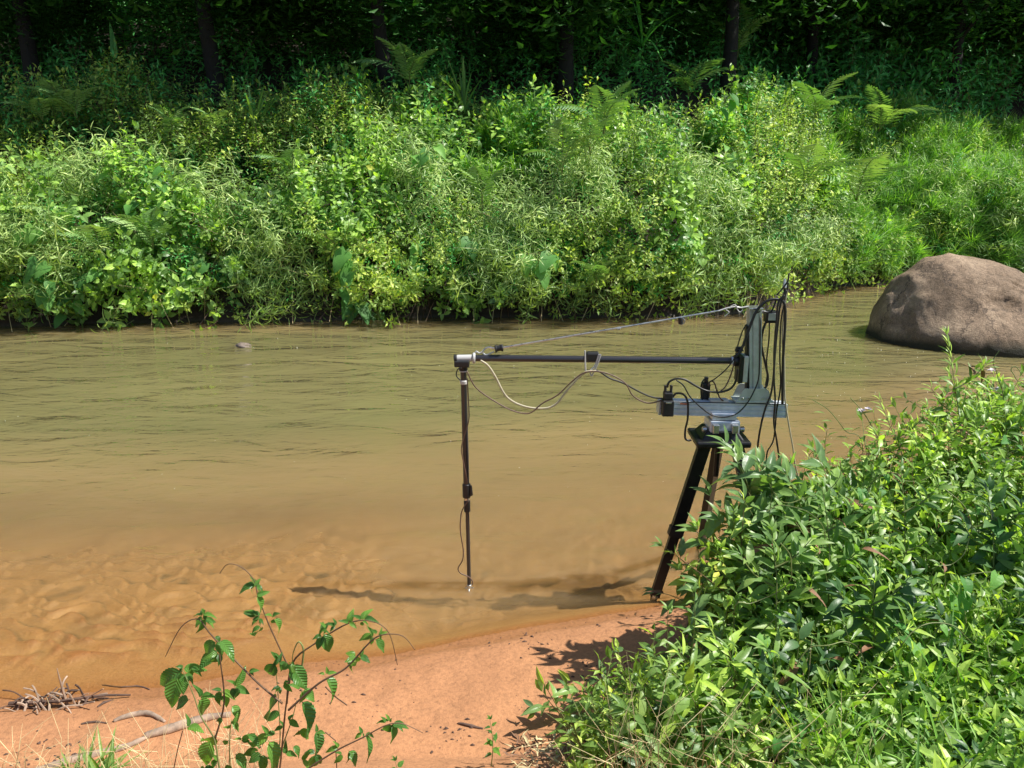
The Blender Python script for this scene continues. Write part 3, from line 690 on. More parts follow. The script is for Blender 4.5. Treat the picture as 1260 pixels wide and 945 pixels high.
# ------------------------------------------------------------------ boulder and small rock
def rock_mat():
    m, t, p, out = newmat('granite'); tc = nd(t, 'ShaderNodeTexCoord'); ob = tc.outputs['Object']
    geo = nd(t, 'ShaderNodeNewGeometry'); sep = nd(t, 'ShaderNodeSeparateXYZ'); t.links.new(geo.outputs['Position'], sep.inputs[0])
    n1 = noise_tex(t, 1.4, 5, .6, ob); n2 = noise_tex(t, 14, 6, .7, ob); n3 = noise_tex(t, 70, 3, .7, ob)
    c = ramp(t, n1.outputs[0], [(.32, (.16, .108, .064)), (.48, (.27, .19, .122)), (.62, (.43, .315, .21))]).outputs[0]
    c = mixrgb(t, .9, c, ramp(t, n2.outputs[0], [(.25, .5), (.5, 1.0), (.75, 1.35)]).outputs[0], 'MULTIPLY')
    c = mixrgb(t, .8, c, ramp(t, n3.outputs[0], [(.3, .5), (.5, 1.0), (.7, 1.4)]).outputs[0], 'MULTIPLY')
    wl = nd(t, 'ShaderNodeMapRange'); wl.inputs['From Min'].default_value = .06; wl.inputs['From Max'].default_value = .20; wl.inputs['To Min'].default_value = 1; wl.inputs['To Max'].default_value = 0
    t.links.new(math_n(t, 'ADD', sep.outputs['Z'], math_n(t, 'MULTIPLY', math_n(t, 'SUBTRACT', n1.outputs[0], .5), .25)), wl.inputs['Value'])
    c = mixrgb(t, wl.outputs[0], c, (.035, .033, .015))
    vc = nd(t, 'ShaderNodeTexVoronoi', feature='DISTANCE_TO_EDGE'); vc.inputs['Scale'].default_value = .9
    wv = nd(t, 'ShaderNodeMix', data_type='RGBA'); wv.inputs[0].default_value = .25; t.links.new(ob, wv.inputs[6]); t.links.new(n2.outputs['Color'], wv.inputs[7]); t.links.new(wv.outputs[2], vc.inputs['Vector'])
    c = mixrgb(t, math_n(t, 'MULTIPLY', math_n(t, 'LESS_THAN', vc.outputs['Distance'], .008), .7), c, (.05, .035, .025))
    t.links.new(c, p.inputs['Base Color']); p.inputs['Roughness'].default_value = .82
    t.links.new(bump(t, n3.outputs[0], .9, .02, bump(t, n2.outputs[0], .9, .05)), p.inputs['Normal']); return m
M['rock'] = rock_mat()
def boulder(name, c, size, seed, sub=6, amp=.12, shape=None):
    bm = bmesh.new(); bmesh.ops.create_icosphere(bm, subdivisions=sub, radius=1)
    o3 = Vector((seed * 3.1, seed * 1.7, seed))
    for v in bm.verts:
        d = v.co.normalized(); q = 1 + amp * (mnoise.fractal(d * 1.3 + o3, 1.0, 2.0, 3)) + amp * .26 * mnoise.fractal(d * 5 + o3, .6, 2, 7) - amp * .22 * abs(mnoise.fractal(d * 3.1 + o3 * 2, .7, 2, 4))
        p = d * q
        if shape: p = shape(p)
        v.co = Vector((p.x * size[0], p.y * size[1], p.z * size[2]))
    me = bpy.data.meshes.new(name); bm.to_mesh(me); bm.free(); me.materials.append(M['rock'])
    for f in me.polygons: f.use_smooth = True
    o = mobj(name, me); o.location = c; return o
HX = [-1, -.97, -.9, -.75, -.55, -.35, -.2, 0, .3, .6, .85, .97, 1]
HZ = [.05, .34, .56, .80, .95, 1.0, .98, .92, .77, .59, .40, .2, .05]
def bshape(p):
    # crest left of the middle, steep left end, long right shoulder, rough scoop below the crest
    x = max(-1, min(1, p.x)); z = p.z
    if z > 0: z *= min(1.5, float(np.interp(x, HX, HZ)) / max(.22, math.sqrt(max(0, 1 - x * x))))
    f = math.exp(-((x + .05) / .30) ** 2 - ((z - .60) / .24) ** 2) * (1 if p.y < 0 else 0)
    r = mnoise.fractal(Vector((x * 7, p.y * 7, z * 9)), .7, 2, 4)
    y = p.y + f * (.10 + .05 * r); z -= f * .02 * r
    if p.y < 0: y -= .16 * math.exp(-((z - .22) / .22) ** 2) * (1 - .5 * abs(x))      # bulging lower front, undercut at the water
    e = math.exp(-((x + .32) / .16) ** 2) if p.y < 0 else 0
    y += .035 * e * float(np.clip((z - .50 - (x + .32) * .7) * 30, -1, 1)) * math.exp(-((z - .5) / .16) ** 2)
    return Vector((p.x, y, z))
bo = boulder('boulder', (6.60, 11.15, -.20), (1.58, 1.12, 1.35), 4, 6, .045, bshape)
tag(bo, 'large rounded brown granite boulder standing in the river at right', 'boulder')
rk = onz(298, 426, 0)
tag(boulder('rock', (rk.x, rk.y + .03, -.035), (.12, .10, .075), 8, 3, .6), 'small wet rock breaking the water surface at left', 'rock')

sc.objects['rock'].data.materials.clear(); sc.objects['rock'].data.materials.append(plainmat('pale_rock', (.17, .135, .11), .6, nscale=30, var=.4, bmp=.6, bd=.01))
# ------------------------------------------------------------------ measuring rig
RY = 4.30
def rp(px, py, dy=0.0): return at(px, py, RY + dy)
U = rp(700, 441).z  # boom height
M['black_metal'] = plainmat('black_metal', (.012, .012, .014), .38, .2, 40, .3, .05)
M['black_plastic'] = plainmat('black_plastic', (.014, .014, .015), .5, 0, 60, .3, .1)
M['cable_black'] = plainmat('cable_black', (.012, .012, .012), .42, 0, 60, .2, 0)
M['cable_beige'] = plainmat('cable_beige', (.42, .38, .26), .5, 0, 60, .2, 0)
M['cable_brown'] = plainmat('cable_brown', (.12, .07, .05), .5, 0, 60, .2, 0)
M['aluminium'] = plainmat('aluminium', (.66, .71, .78), .34, .2, 25, .12, .05)
M['alu_green'] = plainmat('alu_green', (.50, .56, .53), .40, .3, 25, .15, .05)
M['white_plastic'] = plainmat('white_plastic', (.50, .50, .48), .45, 0, 30, .08, 0)
M['steel'] = plainmat('steel', (.60, .60, .58), .28, .9, 30, .2, .05)
def carbon_mat():
    m, t, p, out = newmat('carbon_weave'); tc = nd(t, 'ShaderNodeTexCoord')
    ck = nd(t, 'ShaderNodeTexChecker'); ck.inputs['Scale'].default_value = 160; t.links.new(tc.outputs['Object'], ck.inputs['Vector'])
    ck.inputs['Color1'].default_value = (.010, .010, .012, 1); ck.inputs['Color2'].default_value = (.035, .033, .036, 1)
    t.links.new(ck.outputs[0], p.inputs['Base Color']); p.inputs['Roughness'].default_value = .3; p.inputs['Coat Weight'].default_value = .5; return m
M['carbon'] = carbon_mat()

# tripod
hd = rp(884, 541); t = empty('tripod', (hd.x, hd.y, 0)); tag(t, 'black surveying tripod standing at the water edge under the metal rail', 'tripod')
T0 = Vector((hd.x, hd.y, 0))
mb = MB()
pl = box('head_plate', hd - T0 + Vector((0, 0, .012)), (.30, .26, .035), M['black_metal'], t, .01)
box('head_hub', hd - T0 + Vector((0, 0, .05)), (.24, .20, .05), M['black_metal'], t, .008, taper=(.72, .72))
bz = th(1.3, 4.1)
lf = onz(799, 727, -.04); lf.y = 4.22
feet = [Vector((lf.x, lf.y, -.03)), Vector((hd.x + .30, 4.02, th(hd.x + .3, 4.02))), Vector((hd.x + .09, 4.95, -.25))]
tops = [hd + Vector((-.075, -.01, -.01)), hd + Vector((.085, -.07, -.01)), hd + Vector((.03, .09, -.01))]
for k, (a, b) in enumerate(zip(tops, feet)):
    a = a - T0; b = b - T0; mid = a.lerp(b, .55); d = (b - a).normalized(); leg = MB()
    side = d.cross(Vector((0, 1, 0))).normalized()
    # two-strut upper leg with a sliding lower section
    def bar(p, q, wx, wy):
        x_ = d.orthogonal().normalized() if k == 2 else side; y_ = d.cross(x_).normalized(); V = []
        for e in (p, q):
            for sx, sy in ((-1, -1), (1, -1), (1, 1), (-1, 1)): V.append(e + x_ * sx * wx + y_ * sy * wy)
        return V, [(0, 1, 5, 4), (1, 2, 6, 5), (2, 3, 7, 6), (3, 0, 4, 7), (3, 2, 1, 0), (4, 5, 6, 7)]
    V, Fq = bar(a, mid + d * .02, .034, .02); leg.add([tuple(v) for v in V], Fq)
    V, Fq = bar(a.lerp(b, .3), a.lerp(b, .97), .027, .016)
    o = leg.build('leg', [M['black_metal']], t)
    low = MB(); low.add([tuple(v) for v in V], Fq); low.build('lower_section', [M['black_metal']], o)
    cl = MB(); V, Fq = bar(mid - d * .025, mid + d * .03, .040, .026); cl.add([tuple(v) for v in V], Fq); cl.build('clamp', [M['black_plastic']], o)
    mb2 = MB(); mb2.tube([a.lerp(b, .96), b + d * .015, b + d * .04], [.024, .018, .004], 8); mb2.build('foot', [M['steel']], o)
cyl('centre_rod', hd - T0 + Vector((.0, 0, -.02)), hd - T0 + Vector((.0, 0, -.22)), .016, M['black_metal'], t)

# positioning frame: tribrach, rail, column, boom and probe are bolted together
base = rp(888, 528); fr = empty('profiling_frame', base); tag(fr, 'aluminium rail and column frame carrying a black boom and probe over the river', 'measuring rig')
def rel(px, py, dy=0.0): return rp(px, py, dy) - base
ad = box('adapter', rel(888, 524), (.165, .15, .10), M['aluminium'], fr, .008)
for k, (ox, oz, sx, sz) in enumerate(((-.055, .012, .035, .05), (.05, .012, .035, .05), (0, -.02, .07, .035))):
    box('clamp_block', Vector((ox, -.085, oz)), (sx, .03, sz), M['steel'] if k < 2 else M['black_metal'], ad, .004)
for ox in (-.09, .092):
    cyl('knob', Vector((ox, -.03, -.01)), Vector((ox * 1.28, -.03, -.01)), .017, M['steel'], ad, 12)
cyl('centre_screw', Vector((0, -.105, -.018)), Vector((0, -.112, -.018)), .010, M['black_metal'], ad, 12)
ca = box('carriage', rel(888, 509), (.135, .13, .035), M['aluminium'], fr, .004)
# rail of two slotted extrusions
L_, R_ = rel(811, 500), rel(964, 503.5); rl = (R_ - L_).length; mid = (L_ + R_) / 2
def extrusion(name, c, length, w, h, mat, parent, vertical=False, slots=2):
    """profile with T-slots swept along the length"""
    prof = []
    g = .0045; dp = .006
    def side(p0, p1, nrm, n):
        out = [p0]
        for i in range(n):
            q = (i + .5) / n; cpt = (p0[0] + (p1[0] - p0[0]) * q, p0[1] + (p1[1] - p0[1]) * q)
            ux, uy = (p1[0] - p0[0]), (p1[1] - p0[1]); l = math.hypot(ux, uy); ux /= l; uy /= l
            for s_, d_ in ((-g, 0), (-g, dp), (g, dp), (g, 0)): out.append((cpt[0] + ux * s_ - nrm[0] * d_, cpt[1] + uy * s_ - nrm[1] * d_))
        return out
    prof += side((-w / 2, -h / 2), (w / 2, -h / 2), (0, -1), 1) + side((w / 2, -h / 2), (w / 2, h / 2), (1, 0), slots) + side((w / 2, h / 2), (-w / 2, h / 2), (0, 1), 1) + side((-w / 2, h / 2), (-w / 2, -h / 2), (-1, 0), slots)
    n = len(prof); V = []; 
    for e in (-length / 2, length / 2):
        for (a_, b_) in prof: V.append((e, a_, b_))
    bm = bmesh.new(); vs = [bm.verts.new(v) for v in V]
    for i in range(n): bm.faces.new((vs[i], vs[(i + 1) % n], vs[n + (i + 1) % n], vs[n + i]))
    bm.faces.new(vs[:n][::-1]); bm.faces.new(vs[n:])
    bmesh.ops.recalc_face_normals(bm, faces=bm.faces[:])
    me = bpy.data.meshes.new(name); bm.to_mesh(me); bm.free(); me.materials.append(mat)
    o = mobj(name, me, parent); o.location = c
    if vertical: o.rotation_euler = (0, R(-90), R(90)) if vertical == 'face' else (0, R(-90), 0)
    return o
rail = extrusion('rail', mid, rl, .08, .075, M['aluminium'], fr, slots=3)
rail.rotation_euler = (0, -math.atan2(R_.z - L_.z, rl), 0)
box('guide_strip', Vector((0, -.036, .0400)), (rl * .98, .006, .004), M['black_metal'], rail, .001)
box('warning_label', Vector((-rl * .31, -.0412, .030)), (.05, .002, .008), plainmat('orange_label', (.5, .12, .02), .5), rail, .0005)
for s_ in (-1, 1): box('end_cap', Vector((s_ * (rl / 2 + .004), 0, 0)), (.007, .082, .078), M['alu_green'], rail, .002)
# drive motor at the left end
mt = box('motor', rel(821, 501, -.06), (.062, .07, .090), M['black_plastic'], fr, .006)
box('motor_cap', Vector((0, 0, .067)), (.048, .05, .040), M['black_plastic'], mt, .005)
for ox in (-.016, .016): cyl('plug', Vector((ox, 0, .085)), Vector((ox, 0, .125)), .008, M['black_plastic'], mt, 10)
box('screw_plate', Vector((0, -.036, .035)), (.03, .004, .008), M['steel'], mt, .001)
m2 = box('encoder_box', rel(868, 482, .05), (.042, .05, .105), M['black_plastic'], fr, .006)
cyl('plug', Vector((0, 0, .05)), Vector((0, 0, .085)), .012, M['black_plastic'], m2, 10)
cv = box('connector_block', rel(884, 493, -.01), (.10, .05, .020), M['white_plastic'], fr, .003)
# column and its feet
ct, cb = rel(928, 380), rel(928, 491); cl_ = (ct - cb).length
col = extrusion('column', (ct + cb) / 2, cl_, .055, .066, M['alu_green'], fr, vertical=True, slots=2)
col.rotation_euler = (0, -math.atan2(ct.z - cb.z, ct.x - cb.x), 0)
box('column_cap', ct + Vector((.0, 0, .006)), (.076, .082, .010), M['steel'], fr, .002)
box('lead_screw_cover', (ct + cb) / 2 + Vector((-.040, .0, -.02)), (.012, .04, cl_ * .72), M['black_metal'], fr, .002, rot=(0, math.atan2(ct.x - cb.x, ct.z - cb.z), 0))
for s_ in (-1, 1):
    g_ = bmesh.new()
    pts = [(-.095, 0), (.095, 0), (.072, .062), (.058, .075), (-.058, .075), (-.072, .062)]
    vs = [g_.verts.new((a_, s_ * .046, b_)) for a_, b_ in pts] + [g_.verts.new((a_, s_ * .052, b_)) for a_, b_ in pts]
    n = len(pts)
    for i in range(n): g_.faces.new((vs[i], vs[(i + 1) % n], vs[n + (i + 1) % n], vs[n + i]))
    g_.faces.new(vs[:n][::-1]); g_.faces.new(vs[n:]); bmesh.ops.recalc_face_normals(g_, faces=g_.faces[:])
    me = bpy.data.meshes.new('gusset'); g_.to_mesh(me); g_.free(); me.materials.append(M['alu_green'])
    o = mobj('gusset', me, fr); o.location = cb + Vector((-.012, 0, .0))
box('foot_plate', cb + Vector((-.012, 0, -.002)), (.21, .11, .010), M['alu_green'], fr, .002)
for ox in (-.08, -.05, .03, .06):
    cyl('bolt', cb + Vector((ox, -.052, .02)), cb + Vector((ox, -.060, .02)), .006, M['steel'], fr, 8)
# slide on the column's left side
box('slide_plate', rel(915.2, 452.5), (.026, .085, .145), M['alu_green'], fr, .003)
box('boom_plate', rel(909.4, 453), (.024, .09, .150), M['black_metal'], fr, .003)
cyl('clamp_knob', rel(909, 433), rel(909, 427), .018, M['black_plastic'], fr, 12)
box('knob_bracket', rel(909.5, 431, -.03), (.045, .02, .010), M['black_plastic'], fr, .002)
# limit switch box right of the column
bx_ = box('switch_box', rel(948.5, 389.5), (.066, .06, .062), M['black_metal'], fr, .006)
box('switch_face', Vector((0, -.0315, .004)), (.046, .003, .038), M['alu_green'], bx_, .002)
box('switch_bracket', rel(938.5, 383.5), (.03, .03, .012), M['white_plastic'], fr, .002)
# antenna-like cable post at the rail's right end
cyl('cable_post', rel(963, 507), rel(965.5, 352), .0055, M['black_metal'], fr, 10)
cyl('post_clip', rel(965.5, 354), rel(965.8, 343), .013, M['steel'], fr, 10, .006)
# boom
b0, b1 = rel(580, 440.5), rel(906, 443.8)
boom = cyl('boom', b0, b1, .0185, M['carbon'], fr, 28)
cyl('boom_flange', rel(902.5, 443.8), rel(909, 443.9), .031, M['black_metal'], fr, 24)
cyl('boom_ring', rel(899.5, 443.7), rel(902, 443.7), .0225, M['aluminium'], fr, 24)
cyl('joint_sleeve', rel(562, 441), rel(581, 440.6), .0195, M['white_plastic'], fr, 22)
cyl('joint_collar', rel(581.5, 440.5), rel(585, 440.6), .030, M['white_plastic'], fr, 22)
cyl('end_cap', rel(558.5, 441.5), rel(562.3, 441), .021, M['black_plastic'], fr, 20)
box('joint_block', rel(568.5, 446.8), (.082, .06, .035), M['black_plastic'], fr, .006)
cyl('joint_neck', rel(570, 449), rel(570.3, 456), .024, M['black_metal'], fr, 20)
cyl('neck_ring', rel(570.1, 455.5), rel(570.15, 457.2), .0225, M['white_plastic'], fr, 20)
# probe staff
q0, q1 = rel(570.3, 456), rel(574, 600)
cyl('upper_staff', q0, q1, .0175, M['carbon'], fr, 24)
cyl('tape_band', rel(570.7, 467.5), rel(570.8, 472.5), .0215, M['white_plastic'], fr, 20)
c1 = cyl('staff_clamp', rel(574, 595), rel(574.3, 612), .0235, M['black_plastic'], fr, 18)
box('clamp_lever', rel(579.8, 603.5, -.01), (.018, .024, .060), M['black_plastic'], fr, .005, taper=(.6, .8))
cyl('clamp_nut', rel(574.3, 612), rel(574.5, 615.5), .015, M['steel'], fr, 14)
cyl('lower_collar', rel(574.6, 615.5), rel(575, 629.5), .0185, M['black_plastic'], fr, 18)
cyl('lower_staff', rel(575, 629), rel(577.4, 720), .0115, M['carbon'], fr, 18)
# probe head
ph_ = cyl('probe_head', rel(577.4, 719), rel(577.5, 724), .014, M['steel'], fr, 16)
for k in range(3):
    an = k * 2.094 + .5; a_ = rel(577.45, 723); e = a_ + Vector((math.cos(an) * .026, math.sin(an) * .026, -.010))
    mbp = MB(); mbp.tube([a_, e, e + Vector((0, 0, -.018))], [.004, .004, .005], 8); mbp.build('probe_prong', [M['steel']], fr)
cyl('probe_stem', rel(577.45, 723.5), rel(577.5, 729), .004, M['steel'], fr, 8)
# cable clip on the boom
box('boom_clip', rel(729, 438.5), (.072, .050, .052), M['black_plastic'], fr, .010)
for (a1_, a2_, a3_, a4_) in (((719.8, 431.5), (720, 445), (720.6, 457), (722, 459)), ((739, 436), (736, 446), (731, 457), (728, 463)), ((737, 436), (732, 450), (726.5, 456), (727, 462))):
    mbz = MB(); mbz.tube(spline([rel(*q_, -.028) for q_ in (a1_, a2_, a3_, a4_)], 4), .0045, 5); mbz.build('cable_tie', [M['white_plastic']], fr)

# stay rod between the boom end and the column top
st = empty('stay_rod', rp(586, 434)); tag(st, 'thin steel stay rod slanting from the boom end up to the column', 'stay rod')
def srel(px, py, dy=0): return rp(px, py, dy) - rp(586, 434)
cyl('rod', srel(612, 429), srel(884, 382.6), .0052, M['steel'], st, 12)
cyl('turnbuckle', srel(609, 429.3), srel(619, 427.7), .016, M['black_plastic'], st, 14)
for a_, b_ in (((609, 429.3), (611.5, 428.9)), ((616.5, 428.2), (619, 427.8))): cyl('turnbuckle_rim', srel(*a_), srel(*b_), .020, M['black_plastic'], st, 14)
MB().tube(spline([srel(609, 429), srel(601, 427.5), srel(596, 430), srel(594, 434), srel(599, 436.5), srel(608, 432.5)], 5), .0045, 8).build('shackle', [M['steel']], st)
MB().tube(spline([srel(584, 436), srel(586, 432.5), srel(590, 434.5), srel(595, 432)], 4), .0042, 6).build('hook', [M['white_plastic']], st)
cyl('crimp', srel(759.5, 404.4), srel(763.5, 403.7), .009, M['steel'], st, 10)
cyl('weight', srel(837, 390.5), srel(838, 398.5), .013, M['black_plastic'], st, 12)
MB().tube(spline([srel(835, 391), srel(841, 392), srel(842, 397), srel(837, 399.5), srel(834, 395)], 4), .003, 5).build('weight_loop', [M['steel']], st)
MB().tube(spline([srel(884, 382.7), srel(895, 379), srel(905, 377.5), srel(912, 378.5), srel(921, 377)], 4), .0045, 6).build('top_wire', [M['white_plastic']], st)
for k, q_ in enumerate((((893, 381), (897, 384), (892, 389)), ((905, 377), (910, 384), (914, 381)), ((899, 377), (904, 375), (908, 379)))):
    MB().tube(spline([srel(*a_, -.01) for a_ in q_], 4), .0028, 5).build('wire_end', [M['white_plastic']], st)

# cables: pixel paths taken to the rig's plane, each with its own offset in depth
def cable(name, pts, r, mat, label, dy=-.03, cat='cable', wob=.0):
    P = [rp(a[0], a[1], (a[2] if len(a) > 2 else dy) + random.uniform(-wob, wob)) for a in pts]
    o = MB().tube(spline(P, 6), r, 7).build(name, [M[mat]], smooth=True); return tag(o, label, cat)
z2 = lambda l: [(780 + a / 4.5, 350 + b / 4.5) for a, b in l]
z1 = lambda l: [(540 + a / 2.739, 320 + b / 2.739) for a, b in l]
z3 = lambda l: [(540 + a / 2.8625, 410 + b / 2.8625) for a, b in l]
cable('cable', z1([(140, 338), (165, 355), (190, 392), (228, 460), (285, 492), (350, 500), (395, 485), (435, 435), (490, 380), (530, 374)]), .0058, 'cable_beige', 'beige cable hanging in a deep loop from boom end to mid boom', -.035)
cable('cable', z1([(95, 375), (125, 430), (190, 477), (250, 508), (305, 516), (350, 482), (400, 455), (450, 408), (495, 378), (560, 380), (625, 412), (655, 458), (705, 482), (752, 472)]), .0040, 'cable_brown', 'thin dark cable looping under the whole boom to the motor', -.05)
cable('cable', z1([(500, 376), (535, 373), (575, 398), (620, 414), (680, 446), (720, 462), (752, 466)]), .0048, 'cable_black', 'black cable sagging from mid boom to the motor', -.03)
cable('cable', z3([(75, 165), (62, 150), (66, 128), (80, 122)]), .0035, 'cable_black', 'small cable loop at the top of the vertical staff', -.03)
cable('cable', z3([(100, 160), (104, 230), (106, 300), (96, 340), (80, 400), (84, 440), (96, 500), (100, 530)]), .0033, 'cable_brown', 'thin cable wound down the upper vertical staff', -.025)
cable('cable', z3([(104, 590), (84, 620), (77, 650), (76, 700), (86, 765), (83, 800), (68, 828), (76, 845), (104, 858), (119, 875), (116, 888)]), .0036, 'cable_brown', 'thin cable hanging beside the lower staff to the probe head', -.02)
cable('cable', z2([(185, 570), (195, 540), (235, 522), (285, 528), (340, 560), (400, 588), (470, 597), (530, 580), (562, 540), (575, 470)]), .0058, 'cable_black', 'thick black cable arching from motor to boom plate', -.06)
cable('cable', z2([(215, 625), (235, 603), (275, 610), (297, 650), (298, 740), (285, 800), (284, 850), (300, 864), (318, 862)]), .0058, 'cable_black', 'black cable bending down from motor to the tripod head', -.07)
cable('cable', z2([(235, 530), (275, 560), (310, 620), (370, 680), (430, 722), (500, 735), (570, 715), (625, 660), (665, 590), (690, 520), (697, 400), (700, 180)]), .0038, 'cable_black', 'thin black cable sagging across the rail and up the column', -.075)
cable('cable', z2([(378, 640), (372, 600), (375, 550), (392, 524), (408, 540), (413, 590), (412, 640)]), .0045, 'cable_black', 'black cable loop on top of the encoder box', .02)
cable('cable', z2([(412, 560), (425, 535), (445, 545), (460, 590), (475, 625), (495, 645)]), .0042, 'cable_brown', 'brown cable bent beside the connector block', -.04)
cable('cable', z2([(410, 545), (445, 525), (500, 480), (535, 440), (560, 400), (572, 350), (600, 260), (625, 220)]), .0034, 'cable_black', 'thin cable running up beside the boom plate', -.05)
cable('cable', z2([(470, 600), (510, 560), (540, 490), (552, 445)]), .004, 'cable_brown', 'short brown cable under the boom flange', -.05)
cable('cable', z2([(560, 400), (590, 370), (622, 290), (648, 220), (680, 145), (735, 92), (795, 82), (832, 105), (838, 200), (826, 420), (822, 660)]), .0075, 'cable_black', 'thickest black cable arching over the column top', -.06)
cable('cable', z2([(697, 150), (672, 165), (645, 215), (620, 300), (592, 380)]), .004, 'cable_black', 'thin black cable crossing the column face', -.055)
cable('cable', z2([(732, 207), (712, 265), (707, 340), (730, 450), (742, 510), (735, 560), (722, 575)]), .0065, 'cable_black', 'black cable looping from the switch box to the column foot', -.02)
cable('cable', z2([(750, 210), (748, 300), (735, 420), (738, 500), (728, 560)]), .004, 'cable_black', 'thin cable just right of the column loop', -.03)
cable('cable', z2([(835, 60), (800, 100), (790, 200), (778, 350), (775, 480), (760, 600), (730, 680), (708, 760), (690, 860), (685, 930), (690, 1010)]), .0055, 'cable_black', 'long black cable dropping past the rail into the bush', -.08)
cable('cable', z2([(845, 30), (812, 110), (800, 200), (782, 380), (776, 520), (782, 640), (775, 760), (790, 860), (802, 945), (815, 1020)]), .0052, 'cable_black', 'black cable hanging straight beside the rail end', -.065)
cable('cable', z2([(838, 90), (815, 200), (808, 400), (812, 560), (790, 700), (783, 790), (770, 870), (738, 930), (735, 1000)]), .0042, 'cable_black', 'thin black cable swaying below the rail end', -.05)
cable('cable', z2([(850, 25), (835, 120), (822, 300), (832, 400), (835, 600), (846, 700), (862, 800), (880, 900), (893, 1000), (915, 1080)]), .0042, 'cable_beige', 'pale cable hanging outermost right of the rail end', -.04)
cable('cable', z2([(855, -10), (845, 40), (822, 85), (790, 85), (760, 150), (712, 150)]), .005, 'cable_black', 'black cable tied from switch box to post top', -.045)
cable('cable', z2([(790, 60), (825, 20), (852, -20), (858, -60)]), .0045, 'cable_black', 'short black cable end sticking up at the post', -.03)

# ------------------------------------------------------------------ near plants built stem by stem, each leaf a part
LD = []
def stem_leaf_plant(name, base, stems, lmesh, llen, spacing, label, cat, group=None, stem_mat='stem_green', r0=.004, face=(0.35, -.35, .9), start=.25, maxl=280, whorl=2, el=(.0, .6), tip=True):
    """stems: lists of world points; leaves in opposite pairs along them"""
    base = Vector(base); t = empty(name, base); tag(t, label, cat, group); sm = MB(); cnt = 0
    for pts in stems:
        P = spline([Vector(p) - base for p in pts], 5); Ls = [0]
        for i in range(1, len(P)): Ls.append(Ls[-1] + (P[i] - P[i - 1]).length)
        Lt = Ls[-1]; sm.tube(P, [r0 * (1.25 - .95 * q / Lt) for q in Ls], 5)
        d_ = Lt * start; k = 0
        while d_ < Lt and cnt < maxl:
            i = max(j for j in range(len(P)) if Ls[j] <= d_); i = min(i, len(P) - 2)
            tdir = (P[i + 1] - P[i]).normalized(); p = P[i].lerp(P[i + 1], (d_ - Ls[i]) / max(1e-6, Ls[i + 1] - Ls[i]))
            a_ = tdir.orthogonal().normalized(); b_ = tdir.cross(a_); ph0 = k * 1.57 + random.uniform(-.3, .3)
            q = d_ / Lt; size = llen * random.uniform(.78, 1.12) * (1.0 if q < .8 else 1.0 - 2.2 * (q - .8))
            for s_ in range(whorl):
                if random.random() < .08: continue
                an = ph0 + s_ * 6.283 / whorl; e_ = random.uniform(*el) + (.6 * max(0, q - .8) / .2)
                rd = a_ * math.cos(an) + b_ * math.sin(an)
                d = rd * math.cos(e_) + tdir * math.sin(e_)
                o = mobj('leaf', random.choice(LD if LD and random.random() < .025 else lmesh), t); cnt += 1
                o.location = p + rd * .003
                u_ = Vector(face) + Vector((random.uniform(-.4, .4), random.uniform(-.4, .4), 0))
                o.rotation_euler = rotm(d, u_, random.uniform(-.25, .25)).to_euler(); o.scale = (size, size, size)
            d_ += spacing * random.uniform(.8, 1.2); k += 1
        if tip:
            for s_ in range(3):
                o = mobj('leaf', random.choice(lmesh), t); o.location = P[-1]; az = s_ * 2.1
                d = (P[-1] - P[-3]).normalized() * 1.1 + Vector((math.cos(az), math.sin(az), 0)) * .6
                o.rotation_euler = rotm(d, face).to_euler(); k_ = llen * .5; o.scale = (k_, k_, k_)
    sm.build('stem', [M[stem_mat]], t, smooth=True); return t
# unit-length leaves
def lmeshes(mat, wr, prof, n=3, ns=7, nw=2, droop=(.15, .55), teeth=0, fold=.35, wav=.02):
    out = []
    for i in range(n):
        V, Fq = leaf(1.0, wr * random.uniform(.85, 1.15), ns, fold * random.uniform(.6, 1.3), random.uniform(*droop), prof, wav=wav, nw=nw, teeth=teeth, stalk=.06)
        out.append(qmesh('leaf', V, Fq, M[mat], smooth=True))
    return out
LB = lmeshes('leaf_broad', .33, 'lance', 4, 9, 3)
LW = lmeshes('leaf_weed', .36, 'lance', 4, 5, 1)
LWn = lmeshes('leaf_weed', .20, 'lance', 3, 5, 1)
LWl = lmeshes('leaf_lime', .34, 'lance', 3, 5, 1)
LWs = lmeshes('leaf_sheen', .40, 'lance', 3, 5, 1)
LD += lmeshes('deadleaf', .26, 'lance', 3, 6, 1, droop=(.5, 1.2), fold=.8, wav=.1)
LT = lmeshes('leaf_toothed', .50, 'ovate', 5, 20, 3, droop=(.1, .8), teeth=.055, fold=.5, wav=.05)
def ground_under(x, y): return Vector((x, y, th(x, y) - .02))
def bush_stem(px, py, Y, lean=(.15, -.05), bend=.1):
    top = at(px, py, Y); g = ground_under(top.x + lean[0], top.y + lean[1]); h = top - g
    m1 = g + h * .35 + Vector((bend * .4, 0, .05)); m2 = g + h * .75 + Vector((bend * .3, 0, .04))
    return [g, m1, m2, top]
